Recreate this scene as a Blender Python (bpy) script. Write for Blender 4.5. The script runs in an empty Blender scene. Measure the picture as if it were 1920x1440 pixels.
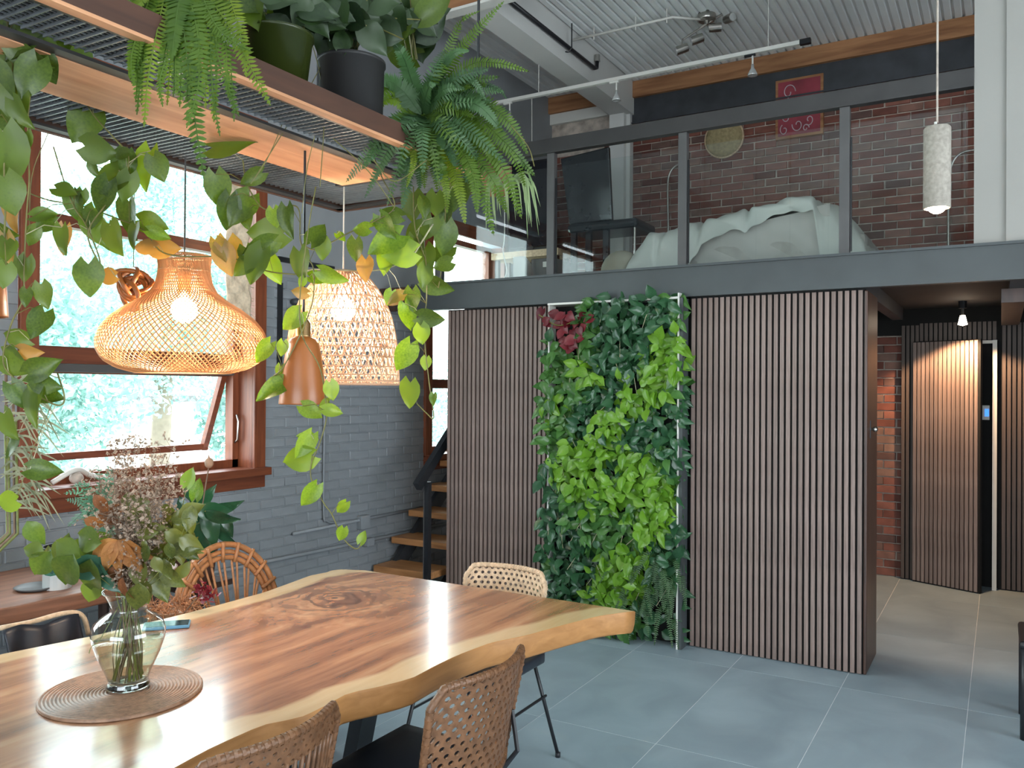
import bpy, math, random
import numpy as np
from mathutils import Vector, Matrix
random.seed(7); rng=np.random.default_rng(7)
C=bpy.context.scene.collection; S=bpy.context.scene
PI=math.pi
# ---------------- camera ----------------
H=1.6; F=1554.0
R=np.array([[0.86122131,-0.00261499,0.5082234],[0.50818886,-0.00831279,-0.86120554],[0.0064768,0.99996203,-0.00583025]])
cam=bpy.data.cameras.new('camera'); co=bpy.data.objects.new('camera',cam); C.objects.link(co)
M4=Matrix.Identity(4)
for i in range(3):
    for j in range(3): M4[i][j]=R[i][j]
M4[2][3]=H
co.matrix_world=M4; cam.sensor_width=36; cam.lens=36*F/1920; cam.clip_start=.05; cam.clip_end=200
S.camera=co
CAM=np.array([0,0,H]); CX,CU,CF=R[:,0],R[:,1],-R[:,2]
# ---------------- world, light, exposure ----------------
S.view_settings.view_transform='Standard'; S.view_settings.look='None'; S.view_settings.gamma=1; S.view_settings.use_curve_mapping=False
S.view_settings.exposure=0.95
w=bpy.data.worlds.new('sky'); S.world=w; w.use_nodes=True
bg=w.node_tree.nodes['Background']; bg.inputs[0].default_value=(.84,.93,1,1); bg.inputs[1].default_value=6.0
def area(name,loc,rot,sx,sy,power=None,col=(1,1,1),portal=False):
    l=bpy.data.lights.new(name,'AREA'); l.shape='RECTANGLE'; l.size=sx; l.size_y=sy; l.color=col
    if portal: l.cycles.is_portal=True
    else: l.energy=power
    o=bpy.data.objects.new(name,l); C.objects.link(o); o.location=loc; o.rotation_euler=rot; return o
area('window_daylight',(-4.36,2.98,2.15),(0,-PI/2,0),2.3,1.6,portal=True)
area('window_daylight',(-4.36,1.2,2.15),(0,-PI/2,0),2.3,1.6,portal=True)
area('window_daylight',(-4.36,6.25,2.0),(0,-PI/2,0),2.2,1.4,portal=True)
area('rear_window_daylight',(0.2,-3.95,1.6),(PI/2,0,0),4.8,2.0,portal=True)
area('side_window_daylight',(3.95,1.6,1.7),(0,PI/2,0),2.2,4.2,portal=True)
# ---------------- helpers ----------------
def ray(px,py):
    return R@np.array([px-960.0,-(py-720.0),-F])/F      # one metre deep along the lens axis
def at(px,py,d): return CAM+ray(px,py)*d
def onz(px,py,z): r=ray(px,py); return CAM+r*((z-H)/r[2])
def onx(px,py,x): r=ray(px,py); return CAM+r*(x/r[0])
def ony(px,py,y): r=ray(px,py); return CAM+r*(y/r[1])
class G:
    def __init__(s): s.v=[]; s.f=[]; s.uv=None
    def add(s,vs,fs):
        n=len(s.v); s.v.extend([tuple(map(float,p)) for p in vs]); s.f.extend([tuple(i+n for i in f) for f in fs]); return s
    def box(s,a,b,ch=0):
        x0,y0,z0=a;x1,y1,z1=b
        s.add([(x0,y0,z0),(x1,y0,z0),(x1,y1,z0),(x0,y1,z0),(x0,y0,z1),(x1,y0,z1),(x1,y1,z1),(x0,y1,z1)],
          [(0,3,2,1),(4,5,6,7),(0,1,5,4),(1,2,6,5),(2,3,7,6),(3,0,4,7)]); return s
    def beam(s,p,q,w,h,up=(0,0,1)):
        p=np.array(p,float);q=np.array(q,float);d=q-p;d/=np.linalg.norm(d)
        u=np.array(up,float); r=np.cross(d,u); r/=np.linalg.norm(r)+1e-9; u=np.cross(r,d)
        vs=[c+r*a*w/2+u*b*h/2 for c in (p,q) for a,b in ((-1,-1),(1,-1),(1,1),(-1,1))]
        s.add(vs,[(3,2,1,0),(4,5,6,7),(0,1,5,4),(1,2,6,5),(2,3,7,6),(3,0,4,7)]); return s
    def tube(s,pts,r,n=6,cap=True,closed=False):
        pts=[np.array(p,float) for p in pts]; m=len(pts)
        rr=r if hasattr(r,'__len__') else [r]*m
        T=[]
        for i in range(m):
            if closed: t=pts[(i+1)%m]-pts[i-1]
            else: t=pts[min(i+1,m-1)]-pts[max(i-1,0)]
            T.append(t/(np.linalg.norm(t)+1e-9))
        a=np.array([0,0,1.]) if abs(T[0][2])<.9 else np.array([1.,0,0])
        u=np.cross(T[0],a);u/=np.linalg.norm(u); vs=[]
        for i in range(m):
            u=u-T[i]*(u@T[i]); u/=np.linalg.norm(u)+1e-9; v=np.cross(T[i],u)
            for k in range(n):
                an=2*PI*k/n; vs.append(pts[i]+(u*math.cos(an)+v*math.sin(an))*rr[i])
        fs=[]
        for i in range(m if closed else m-1):
            j=(i+1)%m
            for k in range(n): fs.append((i*n+k,i*n+(k+1)%n,j*n+(k+1)%n,j*n+k))
        if cap and not closed:
            fs.append(tuple(range(n-1,-1,-1))); fs.append(tuple((m-1)*n+k for k in range(n)))
        s.add(vs,fs); return s
    def lathe(s,prof,c=(0,0,0),n=24,cap0=False,cap1=False):
        vs=[];m=len(prof)
        for r,z in prof:
            for k in range(n):
                a=2*PI*k/n; vs.append((c[0]+r*math.cos(a),c[1]+r*math.sin(a),c[2]+z))
        fs=[(i*n+k,i*n+(k+1)%n,(i+1)*n+(k+1)%n,(i+1)*n+k) for i in range(m-1) for k in range(n)]
        if cap0: fs.append(tuple(range(n-1,-1,-1)))
        if cap1: fs.append(tuple((m-1)*n+k for k in range(n)))
        s.add(vs,fs); return s
    def ball(s,c,r,n=10,m=6,sz=1):
        return s.lathe([(max(r*math.sin(PI*i/m),1e-4),-r*sz*math.cos(PI*i/m)) for i in range(m+1)],c,n)
    def grid(s,fn,nu,nv):
        s.add([fn(i/nu,j/nv) for j in range(nv+1) for i in range(nu+1)],
          [(j*(nu+1)+i,j*(nu+1)+i+1,(j+1)*(nu+1)+i+1,(j+1)*(nu+1)+i) for j in range(nv) for i in range(nu)]); return s
    def mesh(s,name,mat=None,smooth=False):
        me=bpy.data.meshes.new(name); me.from_pydata(s.v,[],s.f); me.update()
        if mat: me.materials.append(mat)
        if smooth: me.shade_smooth()
        return me
def tag(o,label=None,cat=None,group=None,kind=None):
    if label:o['label']=label
    if cat:o['category']=cat
    if group:o['group']=group
    if kind:o['kind']=kind
    return o
def thing(name,label,cat,loc=(0,0,0),rz=0,group=None):
    o=bpy.data.objects.new(name,None); C.objects.link(o); o.location=tuple(float(t) for t in loc); o.rotation_euler=(0,0,rz); o.empty_display_size=.05
    return tag(o,label,cat,group)
def inv(parent):
    m=Matrix.Identity(4)
    o=parent
    while o is not None:
        m=Matrix.LocRotScale(o.location,o.rotation_euler,o.scale)@m; o=o.parent
    return m.inverted()
def part(name,g,mat,parent=None,world=True,smooth=False,kind=None,label=None,solid=0,bevel=0,sub=0):
    me=g if isinstance(g,bpy.types.Mesh) else g.mesh(name,mat,smooth)
    o=bpy.data.objects.new(name,me); C.objects.link(o)
    if parent is not None:
        o.parent=parent
        if world: me.transform(inv(parent))
    if kind:o['kind']=kind
    if label:o['label']=label
    if solid: m=o.modifiers.new('s','SOLIDIFY'); m.thickness=solid; m.offset=0
    if bevel: m=o.modifiers.new('b','BEVEL'); m.width=bevel; m.segments=2; m.limit_method='ANGLE'
    if sub: m=o.modifiers.new('u','SUBSURF'); m.levels=sub; m.render_levels=sub
    return o
def piece(name,me,parent,mtx):
    o=bpy.data.objects.new(name,me); C.objects.link(o); o.parent=parent; o.matrix_local=inv(parent)@mtx; return o
def struct(name,g,mat,**k):
    return part(name,g,mat,None,kind='structure',**k)
def sroot(name):
    o=bpy.data.objects.new(name,None); C.objects.link(o); o['kind']='structure'; return o
def MX(pos,x,y,z,s=1.0):
    m=Matrix.Identity(4)
    for i in range(3):
        m[i][0]=x[i]*s; m[i][1]=y[i]*s; m[i][2]=z[i]*s; m[i][3]=pos[i]
    return m
def T3(x,y,z,sx=1,sy=1,sz=1,rz=0):
    return Matrix.Translation((x,y,z))@Matrix.Rotation(rz,4,'Z')@Matrix.Diagonal((sx,sy,sz,1))
def norm(v): v=np.array(v,float); return v/(np.linalg.norm(v)+1e-9)
def smooth_path(pts,n=6):
    P=[np.array(p,float) for p in pts]; P=[2*P[0]-P[1]]+P+[2*P[-1]-P[-2]]; out=[]
    for i in range(1,len(P)-2):
        for k in range(n):
            t=k/n; a,b,c,d=P[i-1],P[i],P[i+1],P[i+2]
            out.append(.5*((2*b)+(c-a)*t+(2*a-5*b+4*c-d)*t*t+(3*b-a-3*c+d)*t**3))
    out.append(P[-2]); return out
# ---------------- materials ----------------
class N:
    def __init__(s,name):
        s.m=bpy.data.materials.new(name); s.m.use_nodes=True; s.t=s.m.node_tree; s.b=s.t.nodes['Principled BSDF']; s.out=s.t.nodes['Material Output']
    def n(s,ty,**k):
        nd=s.t.nodes.new('ShaderNode'+ty)
        for a,v in k.items():
            if a in nd.inputs: nd.inputs[a].default_value=v
            else: setattr(nd,a,v)
        return nd
    def l(s,a,b): s.t.links.new(a,b)
    def ramp(s,fac,stops):
        r=s.n('ValToRGB'); e=r.color_ramp.elements
        while len(e)<len(stops): e.new(.5)
        for x,(p,c) in zip(e,stops): x.position=p; x.color=(*c,1)
        s.l(fac,r.inputs[0]); return r.outputs[0]
    def bump(s,h,st=.3,d=.01):
        b=s.n('Bump'); b.inputs['Strength'].default_value=st; b.inputs['Distance'].default_value=d; s.l(h,b.inputs['Height']); s.l(b.outputs[0],s.b.inputs['Normal'])
def plain(name,col,rough=.6,metal=0,var=.12,scale=8,bump=0,emit=0,spec=None,coat=0,rnd=0):
    k=N(name); k.b.inputs['Roughness'].default_value=rough; k.b.inputs['Metallic'].default_value=metal
    if coat: k.b.inputs['Coat Weight'].default_value=coat; k.b.inputs['Coat Roughness'].default_value=.08
    if spec is not None: k.b.inputs['Specular IOR Level'].default_value=spec
    tc=k.n('TexCoord'); nz=k.n('TexNoise'); nz.inputs['Scale'].default_value=scale; nz.inputs['Detail'].default_value=4; k.l(tc.outputs['Object'],nz.inputs['Vector'])
    lo=tuple(c*(1-var) for c in col); hi=tuple(min(1,c*(1+var)) for c in col)
    c=k.ramp(nz.outputs['Fac'],[(.3,lo),(.7,hi)])
    if rnd:
        oi=k.n('ObjectInfo'); h=k.n('HueSaturation'); mr=k.n('MapRange'); mr.inputs[3].default_value=1-rnd; mr.inputs[4].default_value=1+rnd
        k.l(oi.outputs['Random'],mr.inputs[0]); k.l(mr.outputs[0],h.inputs['Value']); k.l(c,h.inputs['Color']); c=h.outputs[0]
    k.l(c,k.b.inputs['Base Color'])
    if bump: k.bump(nz.outputs['Fac'],bump)
    if emit: k.b.inputs['Emission Color'].default_value=(*col,1); k.b.inputs['Emission Strength'].default_value=emit
    return k.m
def wood(name,a,b,rough=.45,axis=1,scale=3,rnd=0,stretch=12):
    k=N(name); k.b.inputs['Roughness'].default_value=rough
    tc=k.n('TexCoord'); mp=k.n('Mapping'); sc=[stretch]*3; sc[axis]=1; mp.inputs['Scale'].default_value=[x*scale/3 for x in sc]
    k.l(tc.outputs['Object'],mp.inputs[0]); nz=k.n('TexNoise'); nz.inputs['Scale'].default_value=3; nz.inputs['Detail'].default_value=6; nz.inputs['Distortion'].default_value=.6
    k.l(mp.outputs[0],nz.inputs['Vector']); c=k.ramp(nz.outputs['Fac'],[(.3,a),(.7,b)])
    if rnd:
        oi=k.n('ObjectInfo'); h=k.n('HueSaturation'); mr=k.n('MapRange'); mr.inputs[3].default_value=1-rnd; mr.inputs[4].default_value=1+rnd
        k.l(oi.outputs['Random'],mr.inputs[0]); k.l(mr.outputs[0],h.inputs['Value']); k.l(c,h.inputs['Color']); c=h.outputs[0]
    k.l(c,k.b.inputs['Base Color']); k.bump(nz.outputs['Fac'],.15,.003); return k.m
def leafmat(name,a,b,trans=.35,rough=.35,rnd=True):
    k=N(name); k.b.inputs['Roughness'].default_value=rough
    oi=k.n('ObjectInfo'); tc=k.n('TexCoord'); nz=k.n('TexNoise'); nz.inputs['Scale'].default_value=14
    geo=k.n('NewGeometry'); mx=k.n('Math',operation='ADD')
    k.l(tc.outputs['Object'],nz.inputs['Vector'])
    if rnd: k.l(oi.outputs['Random'],mx.inputs[0])
    else: k.l(geo.outputs['Random Per Island'],mx.inputs[0])
    k.l(nz.outputs['Fac'],mx.inputs[1])
    c=k.ramp(mx.outputs[0],[(.3,a),(1.0,b)]) ; k.l(c,k.b.inputs['Base Color'])
    tr=k.n('BsdfTranslucent'); h=k.n('HueSaturation'); h.inputs['Value'].default_value=1.5; h.inputs['Saturation'].default_value=1.1; k.l(c,h.inputs['Color']); k.l(h.outputs[0],tr.inputs[0])
    ms=k.n('MixShader'); ms.inputs[0].default_value=trans; k.l(k.b.outputs[0],ms.inputs[1]); k.l(tr.outputs[0],ms.inputs[2]); k.l(ms.outputs[0],k.out.inputs[0]); return k.m
def glassmat(name,tint=(.95,1,.98),ior=1.45,boost=1.0):
    k=N(name); tr=k.n('BsdfTransparent'); tr.inputs[0].default_value=(*tint,1); gl=k.n('BsdfGlossy'); gl.inputs['Roughness'].default_value=.01
    ge=k.n('NewGeometry'); dt=k.n('VectorMath',operation='DOT_PRODUCT'); k.l(ge.outputs['Incoming'],dt.inputs[0]); k.l(ge.outputs['Normal'],dt.inputs[1])
    ab=k.n('Math',operation='ABSOLUTE'); k.l(dt.outputs['Value'],ab.inputs[0]); om=k.n('Math',operation='SUBTRACT'); om.inputs[0].default_value=1; k.l(ab.outputs[0],om.inputs[1])
    pw=k.n('Math',operation='POWER'); k.l(om.outputs[0],pw.inputs[0]); pw.inputs[1].default_value=5
    mm=k.n('Math',operation='MULTIPLY_ADD'); k.l(pw.outputs[0],mm.inputs[0]); mm.inputs[1].default_value=.9*boost; mm.inputs[2].default_value=.04*boost
    ms=k.n('MixShader'); k.l(mm.outputs[0],ms.inputs[0]); k.l(tr.outputs[0],ms.inputs[1]); k.l(gl.outputs[0],ms.inputs[2]); k.l(ms.outputs[0],k.out.inputs[0]); return k.m
def emis(name,col,st):
    k=N(name); e=k.n('Emission'); e.inputs[0].default_value=(*col,1); e.inputs[1].default_value=st; k.l(e.outputs[0],k.out.inputs[0]); return k.m
m_grey=plain('grey_wall_paint',(.235,.245,.255),.55,scale=2,var=.12,bump=.05)
m_greybrick=plain('painted_brick',(.225,.243,.262),.5,scale=5,var=.12,bump=.25,rnd=.05)
m_greymortar=plain('painted_mortar',(.205,.222,.24),.7,scale=5,var=.12,bump=.2)
m_white=plain('white_paint',(.62,.61,.57),.6,scale=1.5,var=.05)
m_beamwhite=plain('ceiling_beam_paint',(.60,.60,.58),.6,scale=1.5,var=.06)
m_ceil=plain('corrugated_deck_paint',(.76,.79,.79),.5,scale=1.2,var=.10)
m_steel=plain('charcoal_steel',(.045,.053,.056),.5,scale=3,var=.15)
m_darksteel=plain('dark_blue_steel',(.035,.038,.045),.5,scale=6,var=.3)
m_rail=plain('railing_steel',(.028,.026,.026),.45,scale=6,var=.2)
m_post=plain('railing_post_steel',(.07,.068,.068),.45,scale=6,var=.1)
m_black=plain('black_metal',(.012,.013,.016),.4,scale=9)
m_blackmat=plain('black_felt',(.006,.006,.006),.95,scale=9)
m_trim=wood('cedar_trim',(.115,.026,.009),(.22,.058,.020),.45,2)
m_trimy=wood('cedar_trim_long',(.10,.022,.009),(.19,.05,.018),.45,1)
m_beamwood=wood('old_timber',(.20,.085,.035),(.38,.18,.08),.8,0,2)
m_shelfwood=wood('pine_shelf',(.46,.21,.10),(.66,.34,.18),.6,1,2)
m_shelfside=wood('shaded_shelf_board',(.045,.017,.009),(.085,.033,.017),.7,1,2)  # shade on the board faces is put into this darker wood colour
m_tread=wood('stair_tread_oak',(.32,.14,.05),(.52,.25,.10),.45,0,3)
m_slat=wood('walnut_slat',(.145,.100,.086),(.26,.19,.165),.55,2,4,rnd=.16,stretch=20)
m_slatd=wood('walnut_slat_shaded',(.045,.030,.024),(.08,.055,.043),.55,2,4,rnd=.16,stretch=20)  # corridor slats, colour darkened to stand for the shade there
m_clad=wood('dark_wood_side',(.03,.014,.010),(.075,.034,.022),.4,2,2)
m_rattan=plain('rattan',(.30,.15,.075),.5,scale=40,var=.35,bump=.3)
m_rattanlight=plain('pale_rattan',(.52,.37,.24),.55,scale=50,var=.25,bump=.3)
m_lampcane=None
m_lampcane2=None
m_lampwood=wood('turned_oak',(.25,.07,.014),(.34,.11,.024),.35,0,4,stretch=1)
m_brass=plain('aged_brass',(.50,.30,.14),.3,1,scale=20)
m_chrome=plain('brushed_nickel',(.45,.43,.40),.3,1,scale=20)
m_tile=None
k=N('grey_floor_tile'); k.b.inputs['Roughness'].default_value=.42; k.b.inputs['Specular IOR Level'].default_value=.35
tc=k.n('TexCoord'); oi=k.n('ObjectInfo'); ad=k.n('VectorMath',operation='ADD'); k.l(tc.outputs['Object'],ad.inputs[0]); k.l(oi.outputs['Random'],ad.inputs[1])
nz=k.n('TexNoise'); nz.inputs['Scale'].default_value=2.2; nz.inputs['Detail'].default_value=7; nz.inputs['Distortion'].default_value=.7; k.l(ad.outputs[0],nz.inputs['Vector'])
k.l(k.ramp(nz.outputs['Fac'],[(.3,(.21,.265,.30)),(.7,(.295,.365,.405))]),k.b.inputs['Base Color']); m_tile=k.m  # blue cast of the daylight is put into the tile colour
m_grout=plain('pale_grout',(.70,.72,.72),.8)
def brickmat(name,use_obj):
    k=N(name); k.b.inputs['Roughness'].default_value=.85
    oi=k.n('ObjectInfo'); geo=k.n('NewGeometry'); tc=k.n('TexCoord'); nz=k.n('TexNoise'); nz.inputs['Scale'].default_value=9; nz.inputs['Detail'].default_value=5; k.l(tc.outputs['Object'],nz.inputs['Vector'])
    c=k.ramp(oi.outputs['Random'] if use_obj else geo.outputs['Random Per Island'],[(0,(.11,.036,.026)),(.35,(.18,.060,.042)),(.6,(.23,.090,.065)),(.8,(.22,.13,.10)),(1,(.09,.045,.04))])
    mx=k.n('MixRGB',blend_type='MULTIPLY'); mx.inputs[0].default_value=.7; k.l(c,mx.inputs[1]); k.l(k.ramp(nz.outputs['Fac'],[(.3,(.6,.6,.6)),(.65,(1.25,1.2,1.2))]),mx.inputs[2])
    k.l(mx.outputs[0],k.b.inputs['Base Color']); k.bump(nz.outputs['Fac'],.5,.006); return k.m
m_brick=brickmat('red_brick',True); m_brick2=brickmat('red_brick_far',False)
m_mortar=plain('grey_mortar',(.42,.36,.31),.95,scale=12,var=.35,bump=.4)
m_pane=glassmat('window_glass'); m_railglass=glassmat('railing_glass',(.95,.98,.975),1.5,.7)
m_bulb=emis('lit_bulb',(1,.84,.64),200); m_spot=emis('lit_spot',(1,.80,.55),45)
m_bulb_off=plain('halogen_reflector',(.7,.7,.7),.15,.6)
m_lampcane=leafmat('lamp_cane',(.42,.18,.065),(.58,.31,.13),.08,.6,False); m_lampcane2=leafmat('pale_lamp_cane',(.50,.27,.15),(.66,.42,.27),.08,.6,False)
# ================= STRUCTURE =================
X0=-4.16; YB=7.86; YP=5.054; ZC=4.70
# floor
fl=struct('floor',G().box((X0-.3,-4,-.06),(4.2,9.2,-.0008)),m_grout)
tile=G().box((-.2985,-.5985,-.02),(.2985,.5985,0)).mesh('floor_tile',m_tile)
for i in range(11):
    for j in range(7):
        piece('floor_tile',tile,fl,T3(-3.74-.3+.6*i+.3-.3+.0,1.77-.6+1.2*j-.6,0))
# ceiling: corrugated deck, ribs run along y
g=G(); xs=[];zs=[]; x=X0-.3; p=.075
prof=[]
while x<4.1:
    prof+= [(x,0),(x+.045,0),(x+.052,.018),(x+.068,.018)]; x+=p
vs=[(a,y,ZC+b) for y in (-4,9) for a,b in prof]; n=len(prof)
g.add(vs,[(i,i+1,n+i+1,n+i) for i in range(n-1)])
ce=struct('ceiling',g,m_ceil)
part('ceiling_slab',G().box((X0-.3,-4,ZC+.06),(4.2,9,ZC+.2)),m_white,ce)
# wall left with window openings
WIN=[(.55,2.12,1.06,3.32),(2.27,3.85,1.06,3.32),(5.6,6.95,1.02,3.06)]
g=G(); XO=X0-.30
yy=-4
for a,b,z0,z1 in WIN:
    g.box((XO,yy,0),(X0-.006,a,ZC+.05)); g.box((XO,a,0),(X0-.006,b,z0)); g.box((XO,a,z1),(X0-.006,b,ZC+.05)); yy=b
g.box((XO,yy,0),(X0-.006,9,ZC+.05))
wl=struct('wall_left',g,m_greymortar)
# painted brick below and between the windows, smooth render above z 2.4
def bricks(parent,mats,origin,u,n_,length,height,pl,ph,depth,skip,prefer,maxn=300,gap=.008,jit=.001):
    """u: run direction, n_: outward normal"""
    u=np.array(u,float); n_=np.array(n_,float); up=np.array([0,0,1.])
    hl,hh=(pl-gap)/2,(ph-gap)/2; c=.35*gap
    meshes=[]
    for q in range(4):
        v=[];j=lambda:random.uniform(-jit,jit)*2
        for d,s in ((0,0),(depth,c)):
            for a,b in ((-1,-1),(1,-1),(1,1),(-1,1)): v.append((a*(hl-s)+j(),b*(hh-s)+j(),d+ (random.uniform(-.3,.3)*depth*.4 if d else 0)))
        me=G().add(v,[(4,5,6,7),(0,1,5,4),(1,2,6,5),(2,3,7,6),(3,0,4,7)]).mesh('brick',mats[0]); meshes.append(me)
    rows=int(height/ph); cells=[]
    for r in range(rows):
        off=(r%2)*pl/2; k=-1
        while (k*pl+off)<length+pl:
            cx=k*pl+off+random.uniform(-.004,.004); cz=(r+.5)*ph; k+=1
            lo=max(cx-hl,0); hi=min(cx+hl,length)
            if hi-lo<.04: continue
            cc=(lo+hi)/2; sx=(hi-lo)/(2*hl)
            if skip(cc,cz): continue
            cells.append((prefer(cc,cz),cc,cz,sx))
    cells.sort(key=lambda t:-t[0]); far=G()
    for i,(pf,cc,cz,sx) in enumerate(cells):
        pos=np.array(origin)+u*cc+up*cz
        m=MX(pos,u*sx,up,n_)
        if i<maxn and pf>0: piece('brick',random.choice(meshes),parent,m)
        else:
            me=meshes[i%4]
            far.add([m@v.co for v in me.vertices],[tuple(p_.vertices) for p_ in me.polygons])
    if far.v: part('brickwork',far,mats[1],parent,kind='stuff')
def wskip(y,z):
    for a,b,z0,z1 in WIN:
        if a-.02<y+2.0<b+.02 and z0-.03<z<z1+.02: return True
    return False
bricks(wl,(m_greybrick,m_greybrick),(X0-.006,2.0,0),(0,1,0),(1,0,0),5.8,2.34,.215,.0665,.006,wskip,lambda y,z: (10-abs(y+2-4.7)) if 3.8<y+2<6 and z<2.3 else (1 if y+2>3 else 0))
g=G()
zz=2.345
for a,b,z0,z1 in [(2.0,2.27,2.3,3.4),(3.85,5.6,2.3,3.4)]+[(6.95,8.0,2.3,3.4)]: g.box((X0-.013,a,zz),(X0,b,3.4))
g.box((X0-.013,2.0,3.4),(X0,8.0,ZC+.02))
part('plaster',g,m_grey,wl)
# wall back
wb=struct('wall_back',G().box((XO,YB,0),(4.2,YB+.3,ZC+.1)),m_mortar)
def bpref(x,z):
    X=x+X0; Z=z
    if Z>2.55 and X<-.15 and Z<4.4: return 20-abs(X+2.0)*2-abs(Z-3.4)
    if Z<2.1 and -.95<X<-.7: return 5
    return 0
bricks(wb,(m_brick,m_brick2),(X0,YB,0),(1,0,0),(0,-1,0),5.2,4.34,.205,.0715,.012,lambda x,z:(x+X0<-1.9 and z<2.3) or (z<2.6 and z>2.2) or (x+X0>-.6 and z<2.5) or (z>4.1 and -4.17<x+X0<-3.45 and z<4.4 and random.random()<.85),bpref)
# rear and right walls with window openings
g=G(); g.box((XO,-4.25,0),(-2.2,-4,ZC+.1)).box((2.6,-4.25,0),(4.4,-4,ZC+.1)).box((-2.2,-4.25,0),(2.6,-4,.6)).box((-2.2,-4.25,2.6),(2.6,-4,ZC+.1))
struct('wall_rear',g,m_white)
g=G(); g.box((4,-4,0),(4.25,-.5,ZC+.1)).box((4,3.7,0),(4.25,9,ZC+.1)).box((4,-.5,0),(4.25,3.7,.6)).box((4,-.5,2.8),(4.25,3.7,ZC+.1))
struct('wall_right',g,m_white)
# ---- windows
def window(n,y0,y1,z0,z1,rails,sash=None):
    r=sroot('window_%d'%n); c=.095
    g=G(); g.box((X0-.005,y0-.0,z0),(X0+.022,y0+c,z1)); part('side_casing',g,m_trim,r,bevel=.003)
    g=G(); g.box((X0-.005,y1-c,z0),(X0+.022,y1,z1)); part('side_casing',g,m_trim,r,bevel=.003)
    g=G(); g.box((X0-.005,y0,z1-c),(X0+.022,y1,z1+.02)); part('head_casing',g,m_trimy,r,bevel=.003)
    g=G(); g.box((X0-.20,y0-.0,z0-.03),(X0+.06,y1+.02,z0+.02)).box((X0-.005,y0,z0-.11),(X0+.02,y1,z0-.03)); part('window_sill',g,m_trimy,r,bevel=.003)
    xf=X0-.16
    g=G(); g.box((xf,y0+c-.02,z0),(X0,y0+c,z1-c)).box((xf,y1-c,z0),(X0,y1-c+.02,z1-c)); part('jamb',g,m_trim,r)
    g=G(); g.box((xf-.04,y0+c,z0+.02),(xf+.03,y0+c+.045,z1-c)).box((xf-.04,y1-c-.045,z0+.02),(xf+.03,y1-c,z1-c)).box((xf-.04,y0+c,z0+.02),(xf+.03,y1-c,z0+.07)).box((xf-.04,y0+c,z1-c-.05),(xf+.03,y1-c,z1-c)); part('window_frame',g,m_trim,r)
    for (za,zb) in rails:
        part('transom',G().box((xf-.04,y0+c+.045,za),(xf+.03,y1-c-.045,zb)),m_trimy,r)
    zs=[z0+.07]+[t for ab in rails for t in ab]+[z1-c-.05]
    for i in range(0,len(zs),2):
        if sash and i==0: continue
        part('pane',G().box((xf-.008,y0+c+.045,zs[i]),(xf-.002,y1-c-.045,zs[i+1])),m_pane,r)
    if sash:
        zt,zb=rails[0][0],z0+.09; tilt=.36
        ya,yb=y0+c+.05,y1-c-.05; L=zt-zb
        def q(y,t,d=0): return (xf-.02-math.sin(tilt)*t-d*math.cos(tilt), y, zt-math.cos(tilt)*t+d*math.sin(tilt))
        s=thing('sash',None,None); s.parent=r
        g=G()
        g.beam(q(ya+.02,0),q(ya+.02,L),.04,.035,(1,0,0)).beam(q(yb-.02,0),q(yb-.02,L),.04,.035,(1,0,0)).beam(q(ya,L-.02),q(yb,L-.02),.035,.04).beam(q(ya,.03),q(yb,.03),.035,.05)
        g2=G().add([q(ya,.05),q(yb,.05),q(yb,L-.04),q(ya,L-.04)],[(0,1,2,3)])
        bpy.data.objects.remove(s)
        s=part('sash',g,m_trimy,r); part('pane',g2,m_pane,s)
        part('grey_rail',G().box((xf-.05,y0+c+.04,rails[0][0]-.045),(xf+.035,y1-c-.04,rails[0][0]-.002)),m_post,r)
        g=G().tube([(xf+.035,y1-c-.03,1.24),(xf+.06,y1-c-.03,1.26),(xf+.065,y1-c-.03,1.38),(xf+.05,y1-c-.03,1.42)],.007); part('handle',g,m_chrome,r,smooth=True,label='small pale window catch')
    return r
window(0,*WIN[0],[(1.72,1.80),(2.46,2.52)])
window(1,*WIN[1],[(1.72,1.81),(2.45,2.51)],sash=True)
window(2,*WIN[2],[(1.60,1.68)])
# ---- steel beam, loft floor
g=G().box((-3.83,YP-.06,2.182),(4,YP,2.375)); g.box((-3.83,YP-.075,2.365),(4,YP+.02,2.38))
lb=struct('trim_1',g,m_steel)
part('stair_header',G().box((X0,YP-.04,2.19),(-3.83,YP,2.37)),m_clad,lb)
lf=struct('loft_floor',G().box((-3.55,YP+.001,2.30),(4,YB,2.362)).box((X0,6.2,2.30),(-3.55,YB,2.362)),plain('loft_underside',(.022,.020,.020),.8))
g=G()
for x in (-2.6,-1.75,-.75,.08,.9): part('joist',G().box((x-.04,YP,2.2),(x+.04,YB-.2,2.30)),m_darksteel,lf)
part('joist',G().box((.0,5.6,2.12),(.12,7.5,2.2)),m_clad,lf)
# storage block carrying the slat panels
blk=struct('wall_panel_core',G().box((-3.535,YP,0),(-2.66,5.5,2.181)).box((-2.66,5.10,0),(-1.68,5.5,2.181)).box((-1.68,YP,0),(-.668,5.5,2.181)),m_blackmat)
slat=G().box((-.0113,-.017,0),(.0113,0,2.165)); slat=slat.mesh('slat',m_slat)
def slats(parent,x0,x1,y,me,z=.006,p=.0356):
    n=int(round((x1-x0)/p)); p=(x1-x0)/n
    for i in range(n): piece('slat',me,parent,T3(x0+(i+.5)*p,y,z))
sp1=thing('slat_panel','tall walnut slat panel between the stair and the plant wall','wall panel',(-3.09,YP,0))
part('felt_backing',G().box((-3.53,YP-.004,.004),(-2.655,YP-.0005,2.175)),m_blackmat,sp1); slats(sp1,-3.53,-2.66,YP-.004,slat)
sp2=thing('slat_panel','wide walnut slat panel with a dark open end, right of the plant wall','wall panel',(-1.17,YP,0))
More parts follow.
